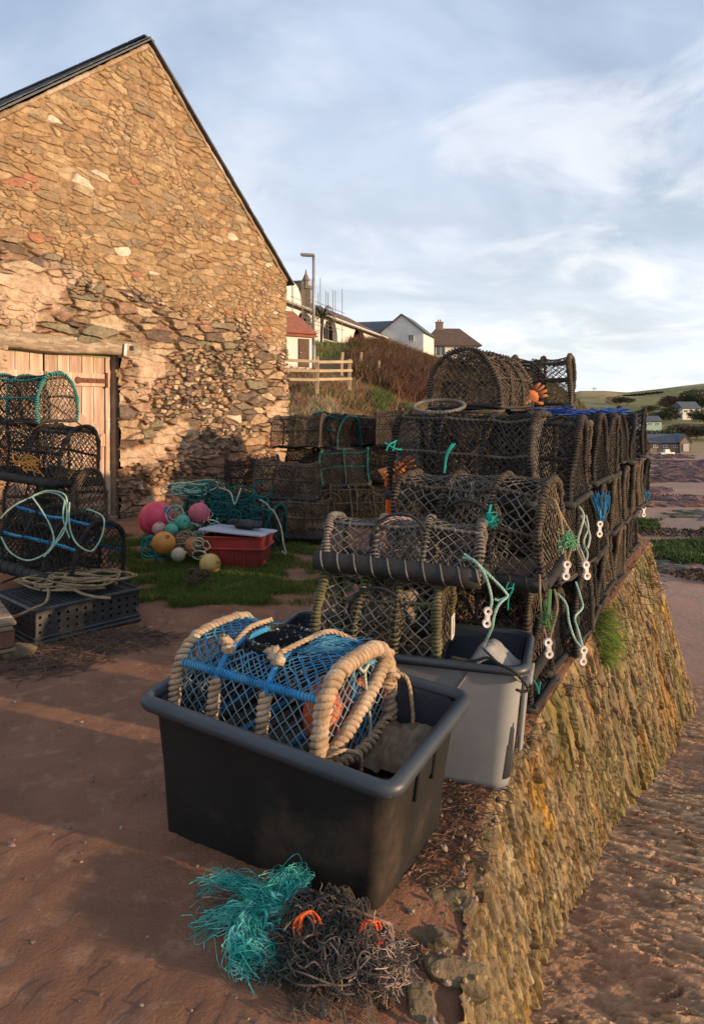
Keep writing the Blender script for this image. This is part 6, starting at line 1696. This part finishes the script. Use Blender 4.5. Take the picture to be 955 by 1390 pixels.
def tail(mb, g, n_, s0, s1, r):
    base = crom(g, 8); L = len(base)
    for k in range(n_):
        off = V(R.gauss(0, 1), R.gauss(0, 1), abs(R.gauss(0, .7))); ph = rnd(0, 50); end = int(L*rnd(.55, 1)); st = int(rnd(0, L*.25)); pts = []
        for i in range(st, end, 2):
            t = i/L; s_ = s0+(s1-s0)*t**1.5
            q = base[i]+off*s_+V(noise.noise(V(ph, t*5, 0)), noise.noise(V(ph, t*5, 9)), noise.noise(V(ph, t*5, 19)))*(.012+.05*t)
            q.z = max(q.z, .006); pts.append(q)
        if len(pts) > 2: mb.tube(crom(pts, 3), r*rnd(.7, 1.5), 3, cap=False)
mb = MB()
for g, n_, s0, s1 in (([(398, 1222, .05), (365, 1222, .06), (330, 1208, .05), (298, 1200, .03), (272, 1216, .01)], 150, .010, .022),
                      ([(400, 1232, .05), (365, 1238, .05), (325, 1240, .04), (290, 1252, .02), (262, 1262, .01)], 130, .010, .020),
                      ([(395, 1215, .07), (408, 1200, .08), (392, 1195, .07), (370, 1212, .06), (375, 1232, .05)], 140, .014, .022),
                      ([(350, 1240, .05), (335, 1262, .06), (345, 1290, .05), (372, 1300, .03), (360, 1330, .01)], 150, .014, .022),
                      ([(360, 1250, .05), (330, 1275, .05), (325, 1305, .03), (345, 1335, .01)], 110, .012, .018)):
    tail(mb, [G(x, y, z) for x, y, z in g], n_, s0, s1, .0009)
mb.build('frayed_rope', M_mint, label='frayed tails of mint green rope on the ground before the black tub', cat='rope')
mb = MB()
for (c_, n_, s_) in ((G(345, 1270, .05), 10, .035), (G(385, 1212, .06), 8, .03)):
    for k in range(n_):
        o_ = V(rnd(-1, 1), rnd(-1, 1), rnd(-.4, .6))*s_; mb.tube(crom([c_+o_+V(math.cos(a)*s_, math.sin(a)*s_, math.sin(2*a+k)*s_*.5) for a in np.linspace(0, 6.28, 9)[:-1]], 5, closed=True), .0045, 6, closed=True)
o = mb.build('mint_rope_knot', MATS['mint_twine'], smooth=True, label='knotted mint green rope in the middle of the foreground heap', cat='rope')
M_dnet = mat('dark_net_heap', (.05, .05, .042), (.025, .028, .025), rough=.95, bump=0)
fray('net_heap', M_dnet, [(G(x, y, .05), V(rnd(-1, 1), rnd(-1, 1), 0), .06) for x, y in ((400, 1270), (430, 1255), (455, 1280), (425, 1300), (480, 1290), (470, 1330), (400, 1320), (510, 1310), (380, 1290), (440, 1300), (495, 1320))], 90, .10, .0009, 'dark heap of old net at the foot of the black tub', 2.6, 'net', .7)
fray('pale_net', mat('pale_net', (.42, .29, .23), (.26, .17, .13), rough=.95, bump=0), [(G(x, y, .06), V(rnd(-1, 1), rnd(-1, 1), 0), .035) for x, y in ((440, 1245), (500, 1275), (520, 1300), (490, 1300), (470, 1310), (540, 1320))], 50, .09, .0012, 'pale brown shredded net among the dark heap', 2.6, 'net', .6)
fray('brown_cord', mat('brown_fibre', (.2, .12, .085), (.12, .08, .06), rough=.95, bump=0), [(G(x, y, .035), V(-1, .1, 0), .02) for x, y in ((350, 1222), (330, 1228), (400, 1245))], 40, .14, .0013, 'brown fibres trailing from the mint green rope', 1.)
mb = MB(); R.seed(61)
for (x, y, sz, hh_) in ((425, 1275, .15, .10), (495, 1300, .14, .10), (395, 1300, .10, .07), (455, 1262, .10, .09), (460, 1330, .14, .09), (520, 1275, .09, .06), (410, 1250, .08, .06)):
    c_ = G(x, y, 0)
    netting(mb, lambda u, v: (lambda X, Y_: V(c_.x+X, c_.y+Y_, .01-.05*(c_.x+X > .05)+hh_*max(0, 1-((X/sz)**2+(Y_/sz)**2))+.05*noise.noise(V(u*5, v*5, x))+.02*noise.noise(V(u*14, v*14, x))))((u-.5)*2*sz+.05*noise.noise(V(u*4, v*4, x+5)), (v-.5)*2*sz+.05*noise.noise(V(u*4, v*4, x+9))), 30, 30, .0015, jit=.5)
mb.build('crumpled_netting', mat('heap_netting', (.12, .09, .07), (.06, .05, .04), bump=0), label='crumpled brown netting over the foreground heap', cat='net')
mb = MB(); R.seed(66)
for k in range(20):
    x, y = rnd(385, 525), rnd(1250, 1330); c_ = G(x, y, rnd(.03, .10)); s1, s2, a0 = rnd(.02, .06), rnd(.02, .05), rnd(0, 6)
    rope(mb, crom([c_+V(math.cos(a0+i*.8)*s1*(1+.1*i), math.sin(a0+i*.8)*s2*(1+.1*i), rnd(-.02, .02)) for i in range(R.randrange(5, 12))], 6), rnd(.0018, .003), 4)
mb.build('rope_tangle', mat('old_cord', (.17, .12, .09), (.08, .06, .05), scale=30), smooth=True, label='old brown and grey cords tangled through the foreground heap', cat='rope')
def loops(c, n_, s, m, label, r=.0045):
    mb = MB()
    for k in range(n_): mb.tube(crom([c+V(math.cos(a)*s*rnd(.8, 1.1)+k*.006, rnd(-.01, .01)+math.sin(a)*s*.5, math.sin(a)*s*rnd(.8, 1.1)+s*.6) for a in np.linspace(.3, 6.0, 9)], 5), r, 6)
    return mb.build('twine_loop', m, smooth=True, label=label, cat='twine', group='orange twine loops in the foreground heap')
M_or2 = mat('orange_twine_bright', (.85, .13, .02), (.7, .09, .02), rough=.6, bump=.2)
loops(G(413, 1268, .07), 4, .03, M_or2, 'left of two bright orange twine loops on the heap', .0035); loops(G(500, 1278, .07), 3, .03, M_or2, 'right of two bright orange twine loops on the heap', .003)
mb = MB(); mb.tube(crom([G(420, 1227, .08), G(455, 1230, .09), G(490, 1240, .09), G(520, 1252, .08), G(530, 1258, .06), G(533, 1290, .03)], 6), .0055, 7, wob=.15)
mb.build('stick', mat('driftwood', (.3, .17, .1), (.2, .11, .07), scale=14, bump=.5), smooth=True, label='bent driftwood stick lying over the net heap', cat='stick')
# ------------------------------------------------------------------ shore: rocks, weed, sand ripples
R.seed(18)
rv = []; mb = MB()
def rockfield(mb, n_, Yr, pxr, sz, cols, cond=None, hf=.5):
    for k in range(n_):
        Y = math.exp(rnd(math.log(Yr[0]), math.log(Yr[1]))); px = rnd(*pxr); X = (px-CX)/F*Y
        if cond and not cond(X, Y): continue
        s = sz*rnd(.4, 1.3)*(Y/25)**.35; mb.cur = pick(cols, .25)
        c_ = V(X, Y, interp(Y, BZ)-.02)
        o = len(mb.v); mb.ball(c_, s, 9, 6, (1, rnd(.5, .9), rnd(.25, .5)*hf), rotz(rnd(-.4, .4)), jit=0)
        for i in range(o, len(mb.v)):
            f = Vector(mb.v[i]); mb.v[i] = tuple(f+Vector((noise.noise(f*2.1/s*.5+c_), noise.noise(f*2.3/s*.5+V(5, 0, 0)), noise.noise(f*2.7/s*.5)*.5))*s*.45)
M_rock = mat('shore_rock', (1, 1, 1), (.6, .6, .6), rough=.8, tint=True, scale=2, bump=.8, bscale=9, bdist=.08)
rockfield(mb, 5200, (27, 88), (840, 1150), .5, [(.13, .065, .06), (.17, .085, .075), (.1, .055, .05), (.2, .11, .09)], lambda X, Y: noise.noise(V(X*.10, Y*.07, 0)) > -.12 and (Y > 38 or noise.noise(V(X*.2, Y*.3, 5)) > .05))
mb.build('reef_rocks', M_rock, label='dark purplish red reef rocks across the beach', cat='rocks', kind='stuff')
mb = MB()
rockfield(mb, 1500, (15.5, 27), (830, 1250), .42, [(.11, .1, .06), (.15, .1, .075), (.09, .1, .05), (.17, .14, .11)], lambda X, Y: noise.noise(V(X*.22, Y*.28, 3)) > .0, .4)
mb.build('weedy_rocks', M_rock, label='low weedy grey and green rocks nearer on the beach', cat='rocks', kind='stuff')
P = []
for k in range(60000):
    Y = rnd(16, 23); X = (rnd(850, 1150)-CX)/F*Y
    if noise.noise(V(X*.3, Y*.45, 11)) > .12: P.append((X, Y, interp(Y, BZ)+.06+.1*noise.noise(V(X, Y, 0))))
P = np.array(P[:15000]); blades('green_weed', P, .12, .04, 1.3, M_blade, tone=tones(len(P), [(.08, .13, .03), (.1, .14, .04), (.05, .08, .03)]), label='bright green seaweed mats on the sand', cat='seaweed', kind='stuff')
P = []
for k in range(60000):
    Y = math.exp(rnd(math.log(13), math.log(60))); X = (rnd(840, 1200)-CX)/F*Y
    if noise.noise(V(X*.15, Y*.35, 21)) > .10: P.append((X, Y, interp(Y, BZ)+.03))
P = np.array(P[:16000]); blades('brown_wrack', P, .09, .06, 1.5, M_blade, tone=tones(len(P), [(.08, .05, .035), (.11, .065, .045), (.06, .05, .03)]), label='brown wrack strewn over the sand', cat='seaweed', kind='stuff')
